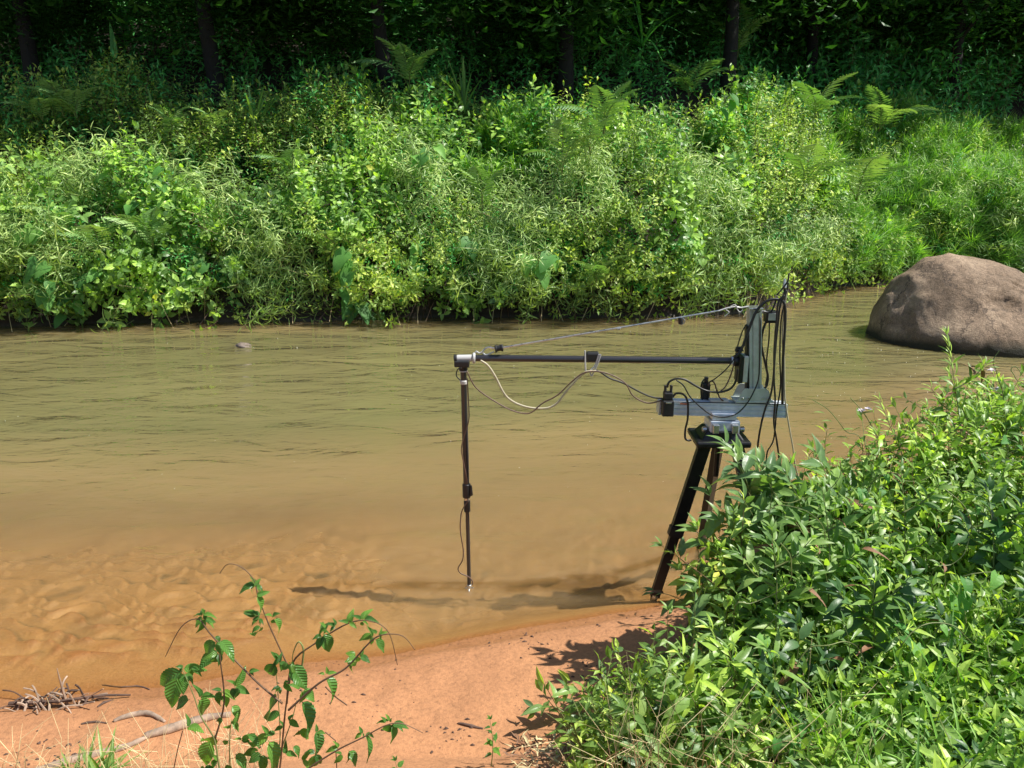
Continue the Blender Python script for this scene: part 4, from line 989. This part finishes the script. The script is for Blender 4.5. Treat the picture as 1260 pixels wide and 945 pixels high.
# broad-leaved shrubs beside the tripod
broad = [((893, 548), 3.55, 'tallest broad-leaved stem in front of the tripod head'), ((874, 610), 3.45, 'broad-leaved shrub drooping over the tripod left leg'),
 ((815, 672), 3.55, 'broad-leaved shoot reaching left across the tripod leg'), ((806, 728), 3.5, 'low broad-leaved shoot at the foot of the tripod'),
 ((910, 690), 3.2, 'broad-leaved shrub at the middle of the left thicket edge'), ((1015, 578), 3.6, 'broad-leaved shrub at the thicket top behind the hanging cables'),
 ((955, 622), 3.4, 'broad-leaved shrub between tripod and thicket top'), ((842, 790), 3.25, 'shaded broad-leaved shrub at the edge of the sand'),
           ((930, 592), 3.5, 'broad-leaved shrub right of the tripod head with drooping leaves'), ((985, 606), 3.45, 'broad-leaved shrub just left of the cable ends on the crest'), ((858, 655), 3.3, 'bright broad-leaved shoot in front of the tripod left leg'),
          ((862, 722), 3.15, 'broad-leaved shrub above the sand beside the tripod foot'), ((945, 668), 3.15, 'broad-leaved shrub below the crest in front of the tripod'), ((880, 765), 3.0, 'lower broad-leaved shrub facing the sand'),
          ((905, 560), 3.45, 'broad-leaved stem crowding the tripod head plate'), ((936, 572), 3.4, 'broad-leaved stem below the right end of the rail'), ((968, 585), 3.35, 'leafy broad-leaved stem where the cables enter the thicket'), ((1005, 560), 3.5, 'broad-leaved stem on the crest under the budding shoot'), ((885, 640), 3.3, 'broad-leaved stem hiding the tripod rear leg'), ((915, 615), 3.3, 'broad-leaved stem hiding the tripod right leg'),
          ((870, 840), 3.0, 'shaded broad-leaved shrub in the lower thicket corner'), ((1090, 650), 3.3, 'broad-leaved shrub in the middle of the thicket')]
for (px, py), Yy, lb in broad:
    s1 = bush_stem(px, py, Yy, (.34 if px < 900 else .22, -.05)); small_ = px < 850; top = s1[-1]; g = s1[0]; stems = [s1]
    for k in range(2):
        tp = top + Vector((random.uniform(.04, .26), random.uniform(-.12, .12), -random.uniform(.08, .22))); stems.append([g, g.lerp(tp, .5) + Vector((.04 * k, 0, .03)), tp])
    stem_leaf_plant('broad_leaved_shrub', g, stems, LB, .12 if small_ else .19, .055 if small_ else .075, lb, 'shrub', 'broad-leaved shrubs beside the tripod', start=.3, el=(-.1, .55))
# sprawling shoots on the sand edge
for (px, py), Yy, lb in (((655, 872), 3.0, 'leafy shoot leaning farthest out over the sand'), ((693, 850), 3.05, 'upright dark-leaved shoot at the sand edge'), ((735, 838), 3.05, 'dark-leaved shoot with a dead curled leaf behind it'),
                      ((768, 800), 3.15, 'tallest dark-leaved shoot on the sand edge'), ((720, 900), 2.8, 'low leafy shoot at the bottom edge beside litter')):
    top = at(px, py, Yy); g = ground_under(top.x + .22, top.y - .1)
    stem_leaf_plant('sand_edge_shoot', g, [[g, g.lerp(top, .5) + Vector((0, 0, .07)), top], [g, g.lerp(top, .6) + Vector((.12, .02, .03)), top + Vector((.16, -.03, -.02))]], LB, .12, .05, lb, 'plant', 'shoots on the sand edge', start=.2, el=(-.2, .5))
# tangled weeds over the right bank
def inside(px, py):
    left = np.interp(py, [400, 480, 540, 600, 700, 780, 860, 900, 960], [1160, 1110, 985, 900, 850, 840, 760, 700, 670])
    topy = np.interp(px, [640, 760, 880, 960, 1040, 1100, 1150, 1185, 1220, 1300], [900, 830, 640, 575, 545, 515, 470, 470, 480, 470])
    return px > left and py > topy
def canopyY(px, py): return float(np.interp(py, [400, 520, 620, 760, 945], [4.0, 3.75, 3.35, 2.85, 2.25]))
spots = []; tries = 0
while len(spots) < 62 and tries < 9000:
    tries += 1; px = random.uniform(760, 1290); py = random.uniform(450, 985)
    if not inside(px, py): continue
    if any(math.hypot(px - a, (py - b)) < 48 for a, b in spots): continue
    spots.append((px, py))
spots.sort(key=lambda s: s[1])
def weed_label(px, py):
    v = ['on the thicket crest', 'just under the thicket crest', 'halfway up the thicket', 'low in the thicket', 'in the thicket bottom fringe'][int(np.digitize(py, [570, 660, 760, 860]))]
    h = ['nearest the tripod', 'right of the tripod shrubs', 'in the middle of the bank', 'right of the middle', 'by the right edge'][int(np.digitize(px, [880, 980, 1080, 1170]))]
    return v + ' ' + h
def weed_label_old(px, py):
    v = 'along the top of the thicket' if py < 600 else 'in the middle of the thicket' if py < 770 else 'in the lower thicket near the camera'
    h = 'beside the tripod' if px < 950 else 'at the centre of the right bank' if px < 1120 else 'at the right edge of the bank'
    return v + ' ' + h
weeds_ = []
for i, (px, py) in enumerate(spots):
    Yy = canopyY(px, py) + random.uniform(-.30, .12); s1 = bush_stem(px, py, Yy, (random.uniform(-.1, .15), random.uniform(-.05, .15))); g = s1[0]; top = s1[-1]; stems = [s1]
    for k in range(2):
        tp = top + Vector((random.uniform(-.16, .16), random.uniform(-.12, .12), -random.uniform(.04, .2))); stems.append([g, g.lerp(tp, .5) + Vector((.03 * k, 0, .03)), tp])
    narrow = i % 4 == 1; hue = random.choice(('green', 'green', 'lime', 'grey-green')); LMs = LWn if narrow else {'green': LW, 'lime': LWl, 'grey-green': LWs}[hue]
    if narrow: hue = 'dark'
    wt_ = stem_leaf_plant('thicket_weed', g, stems, LMs, .13 if narrow else random.uniform(.085, .125), .050,
                    ('narrow' if narrow else 'oval') + '-leaved ' + hue + ' weed ' + weed_label(px, py), 'weed', 'weeds in the thicket on the right bank', start=.5, whorl=2, r0=.003, el=(-.1, .7)); weeds_.append((px, wt_))
same_ = {}
for px, o in sorted(weeds_, key=lambda q: q[0]): same_.setdefault(o['label'], []).append(o)
for lb, os_ in same_.items():
    if len(os_) > 1:
        for o, w_ in zip(os_, ('leftmost', 'second from left', 'third from left', 'fourth from left', 'fifth from left', 'sixth from left') if len(os_) > 3 else ('leftmost', 'middle one', 'rightmost') if len(os_) == 3 else ('left one', 'right one')): o['label'] = lb + ', ' + w_
# tall pointed shoots that stand above the thicket
for (pa, pb, Yy, lb, lm, ll) in (((1165, 412), (1182, 560), 3.9, 'tall bright shoot standing in front of the boulder', LWn, .095), ((1082, 492), (1120, 600), 3.8, 'shoot leaning left above the thicket in front of the river', LWn, .08),
                              ((1232, 470), (1240, 600), 3.9, 'leafy shoot below the boulder near the right edge', LW, .08), ((1140, 500), (1160, 600), 3.75, 'shoot left of the tall bright shoot', LWn, .08), ((1200, 505), (1205, 620), 3.7, 'shoot right of the tall bright shoot', LWn, .08), ((1012, 600), (1020, 720), 3.1, 'upright lime shoot rising from the middle of the thicket', LWl, .10), ((1108, 575), (1112, 700), 3.25, 'upright lime shoot right of the thicket middle', LWl, .09),
   ((948, 650), (955, 760), 2.95, 'upright lime shoot in front of the broad-leaved shrubs', LWl, .10), ((1215, 600), (1222, 720), 3.2, 'upright grey-green shoot near the right edge', LWs, .11), ((1068, 700), (1075, 800), 2.8, 'upright grey-green shoot low in the thicket centre', LWs, .11)):
    top = at(*pa, Yy); lo_ = at(*pb, Yy - .1); g = ground_under(lo_.x + .03, lo_.y)
    br = [[g, lo_, lo_.lerp(top, .5) + Vector((.012, 0, 0)), top]]
    for k in range(3):
        q = lo_.lerp(top, .15 + .2 * k); br.append([q, q + Vector(((-1) ** k * .08, 0, .05)), q + Vector(((-1) ** k * .14, 0, .13))])
    stem_leaf_plant('tall_shoot', g, br, lm, ll, .030, lb, 'plant', None, start=.12, r0=.004, el=(.4, 1.0))
# flower shoots with pale pink heads and curling tips
def flower_shoot(pts, Yy, heads, label, curl=None):
    P = [at(a, b, Yy) for a, b in pts]; g = ground_under(P[-1].x, P[-1].y); t = empty('flower_shoot', g); tag(t, label, 'flower', 'pale flower shoots above the thicket')
    MB().tube([p - g for p in spline(P + [g], 5)], .0022, 5).build('stem', [M['stem_green']], t)
    for (a, b) in heads:
        c = at(a, b, Yy) - g; mb = MB()
        for k in range(9):
            az = k * .7 + random.uniform(-.2, .2); V, Fq = leaf(.022, .014, 3, .3, .2, 'oval'); d = Vector((math.cos(az), math.sin(az), random.uniform(.1, .9)))
            mb.add(xf(V, rotm(d, (0, 0, 1)), c), Fq)
        mb.build('flower_head', [M['petal']], t)
    for k in range(5):
        o = mobj('leaf', random.choice(LWn), t); q = P[0].lerp(P[-1], .25 + .15 * k) - g; o.location = q
        o.rotation_euler = rotm((random.choice((-1, 1)), -.2, .5), (.3, -.3, 1)).to_euler(); o.scale = (.06,) * 3
flower_shoot([(1046, 489), (1064, 510), (1078, 535), (1095, 570)], 3.8, [(1068, 504), (1060, 506)], 'shoot with a white flower head above the thicket left of the boulder')
flower_shoot([(1000, 492), (1020, 505), (1040, 530), (1062, 560)], 3.75, [], 'bare-tipped budding shoot above the thicket nearest the cables')
flower_shoot([(1230, 431), (1222, 445), (1228, 465), (1235, 520)], 3.9, [(1220, 456), (1226, 479)], 'shoot with two white flowers and a curled tip below the boulder')
flower_shoot([(1258, 462), (1250, 451), (1244, 455), (1250, 466), (1262, 500)], 3.9, [], 'curled shoot tip at the right edge below the boulder')
# filler growth inside the thicket
n = 4200; px = rng.uniform(640, 1330, n); py = rng.uniform(430, 1010, n); P = []; D = []
for a, b in zip(px, py):
    if not inside(a - 40, b - 12): continue
    Yy = canopyY(a, b) + .10 + .5 * (float(fbm(a, b, .012, 2, 91)) - .35) + rng.random() ** 1.2 * .5; p = at(a, b, Yy)
    p.z -= rng.random() * .12
    if p.z < th(p.x, p.y) + .02: p.z = th(p.x, p.y) + .02
    P.append(p); D.append((rng.normal(0, .4), rng.normal(-.2, .4), rng.uniform(.3, 1)))
k = len(P); g_ = rng.integers(0, 6, k)
scatter('thicket_undergrowth', SP['weed'] + SP['small'], P, D, np.where(g_ < 3, rng.uniform(.7, 1.3, k), rng.uniform(.5, .9, k)), g_, 'dense green undergrowth filling the thicket on the right bank', 'undergrowth')
# heart-leaved climbers and thin tendrils over the thicket
HT = [qmesh('leaf', v, f, M['leaf_heart'], smooth=False) for v, f in HL]
for (px, py, s_, lb) in ((1182, 722, 1.0, 'large pale heart leaf catching the sun in the middle of the thicket'), (1215, 640, .6, 'heart leaves at the right edge of the thicket'), (1125, 790, .6, 'heart leaves hanging low centre right in the thicket'),
                         (985, 905, .6, 'heart leaves among straw at the bottom of the thicket'), (1060, 600, .5, 'heart leaves near the thicket crest'), (1235, 850, .6, 'heart leaves at the bottom right corner'), (940, 780, .55, 'heart leaves in the shaded left side of the thicket'), (1240, 540, .5, 'heart leaves below the white flowers')):
    c_ = at(px, py, canopyY(px, py) - .12); g = ground_under(c_.x, c_.y + .1); t_ = empty('heart_leaved_creeper', g); tag(t_, lb, 'creeper', 'heart-leaved creepers in the thicket'); c_ = c_ - g
    q_ = [c_ + Vector((random.uniform(-.13, .13), random.uniform(-.05, .05), random.uniform(-.12, .08))) for _ in range(4)] + [c_]
    MB().tube(spline([Vector((0, 0, 0)), c_ * .6 + Vector((.05, .05, 0))] + q_, 4), .0022, 4).build('stem', [M['stem_green']], t_)
    for j_, p_ in enumerate(q_):
        o = mobj('leaf', random.choice(HT), t_); o.location = p_; k_ = s_ * (1 if j_ == 4 else random.uniform(.5, .7)); o.scale = (k_, k_, k_)
        o.scale = (k_ * .75,) * 3; o.rotation_euler = rotm((random.uniform(-.7, .3), -.6, random.uniform(-.6, .1)), (.1 + random.uniform(-.3, .3), -.7, .7)).to_euler()
for j_, (px, py) in enumerate(((905, 745), (1000, 690), (950, 610), (1110, 560), (1150, 700), (1060, 830), (1200, 800), (980, 640))):
    c_ = at(px, py, canopyY(px, py) - .2); pts = [c_]; a0 = random.uniform(0, 6.28)
    for k in range(7): a0 += random.uniform(.1, .7); pts.append(pts[-1] + Vector((math.cos(a0) * .06, random.uniform(-.02, .02), math.sin(a0) * .05 + .01)))
    g = ground_under(c_.x, c_.y + .2); o = MB().tube(spline([g, g.lerp(c_, .6) + Vector((.03, .03, 0))] + pts, 4), .0019, 4).build('vine', [M['stem_green']])
    tag(o, 'thin pale curling vine ' + ('in the shaded left side of the thicket', 'above the middle of the thicket', 'behind the broad leaves near the cables', 'at the crest below the flower shoots', 'near the large pale heart leaf', 'low in the thicket centre', 'low at the right of the thicket', 'between the broad shrubs and the crest')[j_], 'vine')
# ground under the thicket: seedlings and grass
P = []; D = []; n = 2600
for i in range(n):
    x = rng.uniform(.15, 3.2); y = rng.uniform(1.4, 4.2)
    if x < .9 + (3.0 - y) * .15 + (y - 2.3) * .42: 
        continue
    P.append((x, y, th(x, y))); D.append((rng.normal(0, .3), rng.normal(0, .3), 1))
k = len(P); scatter('bank_groundcover', SP['weed'] + SP['grass'], P, D, rng.uniform(.6, 1.3, k), np.where(rng.random(k) < .88, rng.integers(0, 3, k), rng.integers(3, 6, k)), 'low green ground cover on the right bank', 'ground cover')

# ------------------------------------------------------------------ toothed-leaf plant at lower left
c5 = lambda a, b: (a / 2.423, 680 + b / 2.423)
PY = 1.78
def p5(a, b, dy=0.0): return at(*c5(a, b), PY + dy)
root = Vector((p5(800, 680).x, PY - .05, 0)); root.z = th(root.x, root.y) - .02
tp = empty('toothed_leaf_plant', root); tag(tp, 'foreground plant with toothed green leaves and arching stems in front of the sand', 'plant')
r0_ = root
S5 = [([(835, 640), (850, 480), (866, 360), (850, 320), (800, 210), (770, 130), (757, 82), (722, 45), (680, 34), (655, 62)], .0), ([(855, 450), (872, 330), (940, 270), (1040, 210), (1110, 205), (1160, 240), (1185, 335)], .05),
      ([(842, 450), (770, 390), (690, 310), (625, 240), (590, 198), (540, 222), (493, 310)], -.05), ([(860, 470), (950, 390), (1030, 345), (1100, 270), (1140, 245), (1200, 248), (1237, 290)], -.08),
      ([(660, 660), (640, 560), (600, 490), (575, 420), (545, 352)], -.1), ([(640, 560), (668, 450), (658, 330), (648, 262)], -.03), ([(900, 660), (1000, 592), (1080, 552), (1150, 515), (1200, 510), (1262, 538)], -.12),
      ([(835, 600), (870, 500), (885, 440)], .06), ([(690, 660), (685, 560), (690, 500)], .02), ([(820, 660), (835, 560), (830, 440), (822, 340)], .03), ([(900, 345), (905, 290), (890, 266), (874, 300), (872, 330)], .05)]
sm = MB()
for k, (pts, dy) in enumerate(S5):
    P = [p5(a, b, dy) for a, b in pts]
    if pts[0][1] > 595: P = [root, P[0].lerp(root, .4)] + P
    P = spline([p - root for p in P], 5); n = len(P); sm.tube(P, [.0030 * (1 - .72 * i / n) for i in range(n)], 5, 0 if k in (0, 1, 2, 3, 5, 6) else 1)
sm.build('stem', [M['stem_brown'], M['stem_green']], tp, smooth=True)
for pts in ([(545, 530), (530, 585), (515, 660)], [(970, 400), (1000, 430), (1035, 455)], [(970, 535), (1000, 560), (1005, 660)]):
    MB().tube([p5(a, b, .04) - root for a, b in pts], .0016, 4).build('twig', [M['stem_brown']], tp)
LV5 = [(760, 95, 715, 100), (762, 100, 787, 112), (765, 128, 792, 168), (765, 190, 725, 183), (770, 198, 778, 226), (778, 222, 755, 266), (815, 198, 850, 236), (812, 190, 828, 172), (757, 90, 740, 118), (775, 190, 750, 172),
 (600, 188, 572, 186), (606, 186, 636, 180), (604, 196, 604, 240), (612, 200, 637, 222), (645, 265, 596, 296), (656, 260, 710, 292), (650, 290, 596, 330), (650, 300, 622, 350), (640, 250, 660, 268),
 (545, 352, 455, 392), (545, 346, 605, 352), (530, 368, 512, 458), (550, 362, 556, 412), (542, 356, 498, 415), (545, 345, 520, 338), (570, 345, 600, 372), (565, 438, 500, 482), (598, 430, 636, 414), (590, 438, 628, 508),
 (662, 412, 640, 458), (665, 425, 690, 458), (700, 402, 716, 444), (700, 400, 732, 352), (742, 355, 766, 350), (690, 456, 726, 492), (822, 330, 785, 384), (830, 318, 815, 294), (832, 328, 862, 324), (835, 325, 800, 340),
 (868, 332, 918, 396), (862, 330, 880, 360), (960, 250, 945, 284), (965, 240, 992, 298), (962, 234, 978, 212), (1000, 218, 980, 203), (970, 225, 945, 238), (1040, 208, 1050, 174), (1085, 200, 1118, 178), (1080, 205, 1078, 226), (1075, 200, 1100, 172),
 (1118, 258, 1152, 314), (1112, 250, 1066, 256), (1130, 246, 1152, 238), (1125, 240, 1110, 228), (1060, 310, 1026, 354), (1066, 312, 1062, 358), (1072, 308, 1102, 326), (1058, 306, 1040, 300), (970, 370, 1022, 424), (968, 364, 948, 358), (975, 362, 1000, 358),
 (898, 440, 960, 514), (900, 412, 946, 446), (895, 405, 870, 385), (830, 440, 750, 512), (836, 484, 778, 502), (640, 545, 590, 604), (630, 560, 602, 634), (560, 520, 606, 508), (690, 508, 718, 532), (740, 540, 782, 562), (800, 540, 755, 566), (800, 560, 852, 628),
 (822, 538, 790, 530), (890, 530, 928, 558), (940, 530, 972, 594), (945, 535, 970, 530), (940, 600, 925, 655), (1080, 540, 1056, 546), (1095, 545, 1112, 610), (1090, 540, 1118, 548), (1040, 590, 1076, 622), (1010, 580, 972, 582), (1020, 600, 1000, 625),
 (1150, 507, 1126, 500), (1170, 512, 1186, 560), (1172, 508, 1204, 516), (1160, 502, 1155, 488), (850, 600, 885, 606), (700, 600, 742, 648), (650, 620, 615, 645), (760, 580, 728, 606), (872, 578, 905, 606), (780, 600, 800, 650), (720, 560, 750, 545), (860, 500, 890, 520), (845, 520, 815, 530),
 (665, 500, 640, 520), (680, 560, 655, 575), (835, 400, 815, 420), (845, 390, 872, 405), (900, 620, 930, 645), (830, 620, 800, 640), (670, 640, 700, 660), (610, 640, 640, 665)]
for (a, b, c_, d_) in LV5:
    dy = random.uniform(-.08, .06); L2 = math.hypot(c_ - a, d_ - b); p0 = p5(a, b, dy)
    for rep in range(3):
        if rep and (L2 > 60 or random.random() < .35): continue
        if rep: an = random.uniform(.6, 1.8) * (1 if rep == 1 else -1); k_ = random.uniform(.5, .9)
        else: an = 0; k_ = 1
        vx, vy = (c_ - a), (d_ - b); vx, vy = (vx * math.cos(an) - vy * math.sin(an)) * k_, (vx * math.sin(an) + vy * math.cos(an)) * k_
        L3 = max(20, math.hypot(vx, vy)) * .00105; p1 = p5(a + vx, b + vy, dy); d = (p1 - p0)
        d = d + Vector((0, random.uniform(-.5, .35) * d.length, 0)); s = max(d.length, L3) * .90
        o = mobj('leaf', random.choice(LT), tp); o.location = p0 - root
        o.rotation_euler = rotm(d, Vector((.55, -.45, .9)) + Vector((random.uniform(-.6, .6), 0, random.uniform(-.3, .3))), random.uniform(-.4, .4)).to_euler(); wv = random.uniform(.85, 1.1); o.scale = (s * wv, s, s)
# second small plants at the bottom
for (a, b, Yy, lb) in ((603, 885, 2.6, 'small upright seedling at the bottom between sand and thicket'), (486, 936, 2.2, 'seedling tip at the bottom edge right of the toothed-leaf plant')):
    top = at(a, b, Yy); g = ground_under(top.x, top.y + .02)
    stem_leaf_plant('seedling', g, [[g, g.lerp(top, .5) + Vector((.01, 0, 0)), top]], LT, .035, .035, lb, 'plant', start=.35, r0=.002)
# dense low shoots below the toothed plant
# ------------------------------------------------------------------ straw, grass at the bottom
def straw(name, spots, label, n, hmin, hmax, mats, spread=.1, bendy=.5):
    mb = MB()
    for (x, y) in spots:
        for k in range(n):
            bx, by = x + random.gauss(0, spread), y + random.gauss(0, spread); z = th(bx, by) - .01; h = random.uniform(hmin, hmax); az = random.uniform(0, 6.28); l = random.uniform(.1, bendy)
            e1 = Vector((bx + math.cos(az) * l * h * .5, by + math.sin(az) * l * h * .5, z + h * .6)); kk = random.uniform(-1, 1)
            e2 = e1 + Vector((math.cos(az + kk) * h * (.2 + l * .5), math.sin(az + kk) * h * (.2 + l * .5), h * random.uniform(.0, .45)))
            mb.tube([(bx, by, z), e1, e2], [.0014, .0011, .0006], 3, random.choice(range(len(mats))), cap=False)
    return tag(mb.build(name, mats), label, 'grass', kind='stuff')
sp = [(rng.uniform(-1.75, -.75), rng.uniform(2.1, 2.45)) for _ in range(26)]
straw('dry_grass', sp, 'dry straw-coloured grass stalks on the sand at lower left', 6, .12, .34, [M['straw']], .05)
sp = [(rng.uniform(.25, 1.15), rng.uniform(2.05, 2.4)) for _ in range(26)]
straw('dry_grass', sp, 'dry straw-coloured grass at the bottom of the thicket', 9, .15, .42, [M['straw'], M['straw'], M['stem_green']], .06, .9)
# ------------------------------------------------------------------ driftwood and litter on the sand
def onground(px, py):
    p = onz(px, py, .05)
    for _ in range(6): p = onz(px, py, th(p.x, p.y))
    return p
def log(name, pts, rads, mat, label, cat='log', n=12):
    P = [onground(a, b) + Vector((0, 0, r * .55)) for (a, b), r in zip(pts, rads)]; c = P[0]
    Q = spline([p - c for p in P], 6); m = len(Q); rr = np.interp(np.linspace(0, 1, m), np.linspace(0, 1, len(rads)), rads)
    rr = [r * (1 + .22 * mnoise.noise(Vector((i * .7, 3, r * 90)))) for i, r in enumerate(rr)]
    V, Fq = tube(Q, rr, n); V = np.array([v + np.array(mnoise.noise_vector(Vector(v) * 30)) * .003 for v in V])
    o = mobj(name, qmesh(name, V, Fq, M[mat], smooth=True)); o.location = c; return tag(o, label, cat)
log('driftwood_log', [(178, 908), (215, 898), (252, 886), (284, 881)], [.016, .022, .017, .013], 'driftwood', 'grey brown driftwood log lying on the sand behind the toothed-leaf plant')
log('driftwood_log', [(140, 888), (165, 881), (185, 880), (203, 889)], [.008, .014, .013, .006], 'driftwood', 'curved weathered stick left of the longer driftwood log')
log('driftwood_log', [(40, 955), (90, 938), (150, 922), (182, 908)], [.018, .02, .014, .008], 'driftwood', 'half-buried pale branch along the bottom left of the sand', 'branch')
log('driftwood_log', [(100, 891), (118, 889), (132, 890)], [.004, .006, .003], 'darkwood', 'short dark twig on the sand left of the curved stick', 'stick')
log('driftwood_log', [(563, 890), (578, 894), (594, 897)], [.004, .008, .004], 'darkwood', 'curled dark bark piece on the sand near the bottom centre', 'stick', 8)
log('driftwood_log', [(120, 870), (128, 866), (139, 861)], [.004, .006, .003], 'darkwood', 'small dark reddish chip beside the driftwood pile', 'stick', 8)
log('driftwood_log', [(126, 843), (150, 846), (170, 845), (184, 849)], [.003, .004, .005, .003], 'darkwood', 'thin dark stick lying at the water line', 'stick', 8)
# bright green tuft at the bottom left
q = onground(112, 962); gx_, gy_ = q.x, q.y
tf = empty('grass_tuft', (gx_, gy_, th(gx_, gy_))); tag(tf, 'bright green low grass tuft at the bottom left corner', 'grass')
for k in range(60):
    az = random.uniform(0, 6.28); tl = random.uniform(.1, 1.2); V, Fq = leaf(random.uniform(.10, .19), .013, 5, .3, random.uniform(.1, .5), 'strap')
    mobj('blade', qmesh('blade', xf(V, rotm((math.cos(az) * tl, math.sin(az) * tl, 1), (-math.cos(az), -math.sin(az), .2)), (random.uniform(-.07, .07), random.uniform(-.04, .04), -.01)), Fq, M['leaf_lime'], tint=np.full(len(Fq), .3)), tf)

c = onground(75, 868); dp_ = empty('driftwood_pile', c); tag(dp_, 'tangled clump of dead roots and twigs at the left water edge', 'driftwood')
mb0 = MB()
for k in range(44):
    a0 = random.uniform(0, 6.28); p = Vector((random.uniform(-.20, .14), random.uniform(-.06, .06), .0)); up_ = random.uniform(.01, .075) * (1.3 if abs(p.x) < .1 else .6)
    l = random.uniform(.05, .16); e = p + Vector((math.cos(a0) * l, math.sin(a0) * l * .5, up_)); m_ = p.lerp(e, .5) + Vector((0, 0, random.uniform(0, .03)))
    r = random.uniform(.002, .006); MB().tube(spline([p, m_, e], 3), r, 5).build('twig', [M['driftwood'] if random.random() < .55 else M['darkwood']], dp_)
MB().tube([(.03, 0, 0), (.02, 0, .10), (.012, 0, .20)], [.007, .005, .002], 6).build('upright_root', [M['driftwood']], dp_)
MB().tube(spline([(-.24, 0, .01), (0, -.01, .03), (.16, .03, .03), (.30, .06, .012)], 4), [.010 - .0005 * i for i in range(13)], 7).build('root_stem', [M['darkwood']], dp_)
# sparse crumbs of bark and clods on the sand
mb = MB()
for k in range(260):
    if k < 60: p = onground(random.uniform(20, 800), random.uniform(770, 940))
    else: cx, cy = random.choice(((70, 920), (55, 940), (705, 762), (740, 825), (640, 790), (560, 905), (740, 850), (385, 850))); p = onground(cx + random.gauss(0, 26), cy + random.gauss(0, 9))
    if p.y > near_y(p.x) - .06: continue
    s = random.uniform(.002, .0065); ang = random.uniform(0, 3.1); dx, dy = math.cos(ang) * s * random.uniform(1, 2.2), math.sin(ang) * s * 1.2
    mb.tube([p + Vector((-dx, -dy, s * .2)), p + Vector((0, 0, s * .6)), p + Vector((dx, dy, s * .2))], [s * .4, s * .9, s * .3], 5)
tag(mb.build('litter', [M['darkwood']]), 'small dark crumbs of bark and soil scattered over the sand', 'litter', kind='stuff')
# dry leaf litter near the thicket foot
mb = MB()
for k in range(240):
    p = onground(random.uniform(630, 720), random.uniform(908, 960)); V, Fq = leaf(random.uniform(.03, .07), random.uniform(.006, .016), 2, .3, random.uniform(-.3, .3)); a0 = random.uniform(0, 6.28)
    mb.add(xf(V, rotm((math.cos(a0), math.sin(a0), random.uniform(-.1, .25)), (random.uniform(-.5, .5), random.uniform(-.5, .5), 1)), p + Vector((0, 0, .008))), Fq, .5, random.choice((0, 1)))
tag(mb.build('leaf_litter', [M['straw'], M['deadleaf']]), 'dry leaf litter at the foot of the thicket on the sand', 'litter', kind='stuff')
# sun sparkles on the water, modelled as tiny white specks
mb = MB()
for k in range(150):
    if k < 40: px, py = random.uniform(0, 1050), random.uniform(398, 620)
    elif k < 130: px, py = random.gauss(1040, 70), random.gauss(455, 42)
    else: px, py = random.gauss(700, 160), random.gauss(470, 30)
    if py < 395: continue
    p = onz(px, py, 0); s = random.uniform(.002, .004) * p.y / 7
    if p.y > far_y(p.x) - .3 or p.y < 4.4: continue
    mb.tube([p + Vector((0, 0, -.001)), p + Vector((0, 0, s * .12)), p + Vector((0, 0, s * .2))], [s, s * .9, s * .4], 6)
tag(mb.build('sun_sparkles', [plainmat('sun_sparkles', (.8, .8, .74), .4, bmp=0)]), 'small white specks standing in for sun sparkles on the river surface', 'sun_sparkles', kind='stuff')
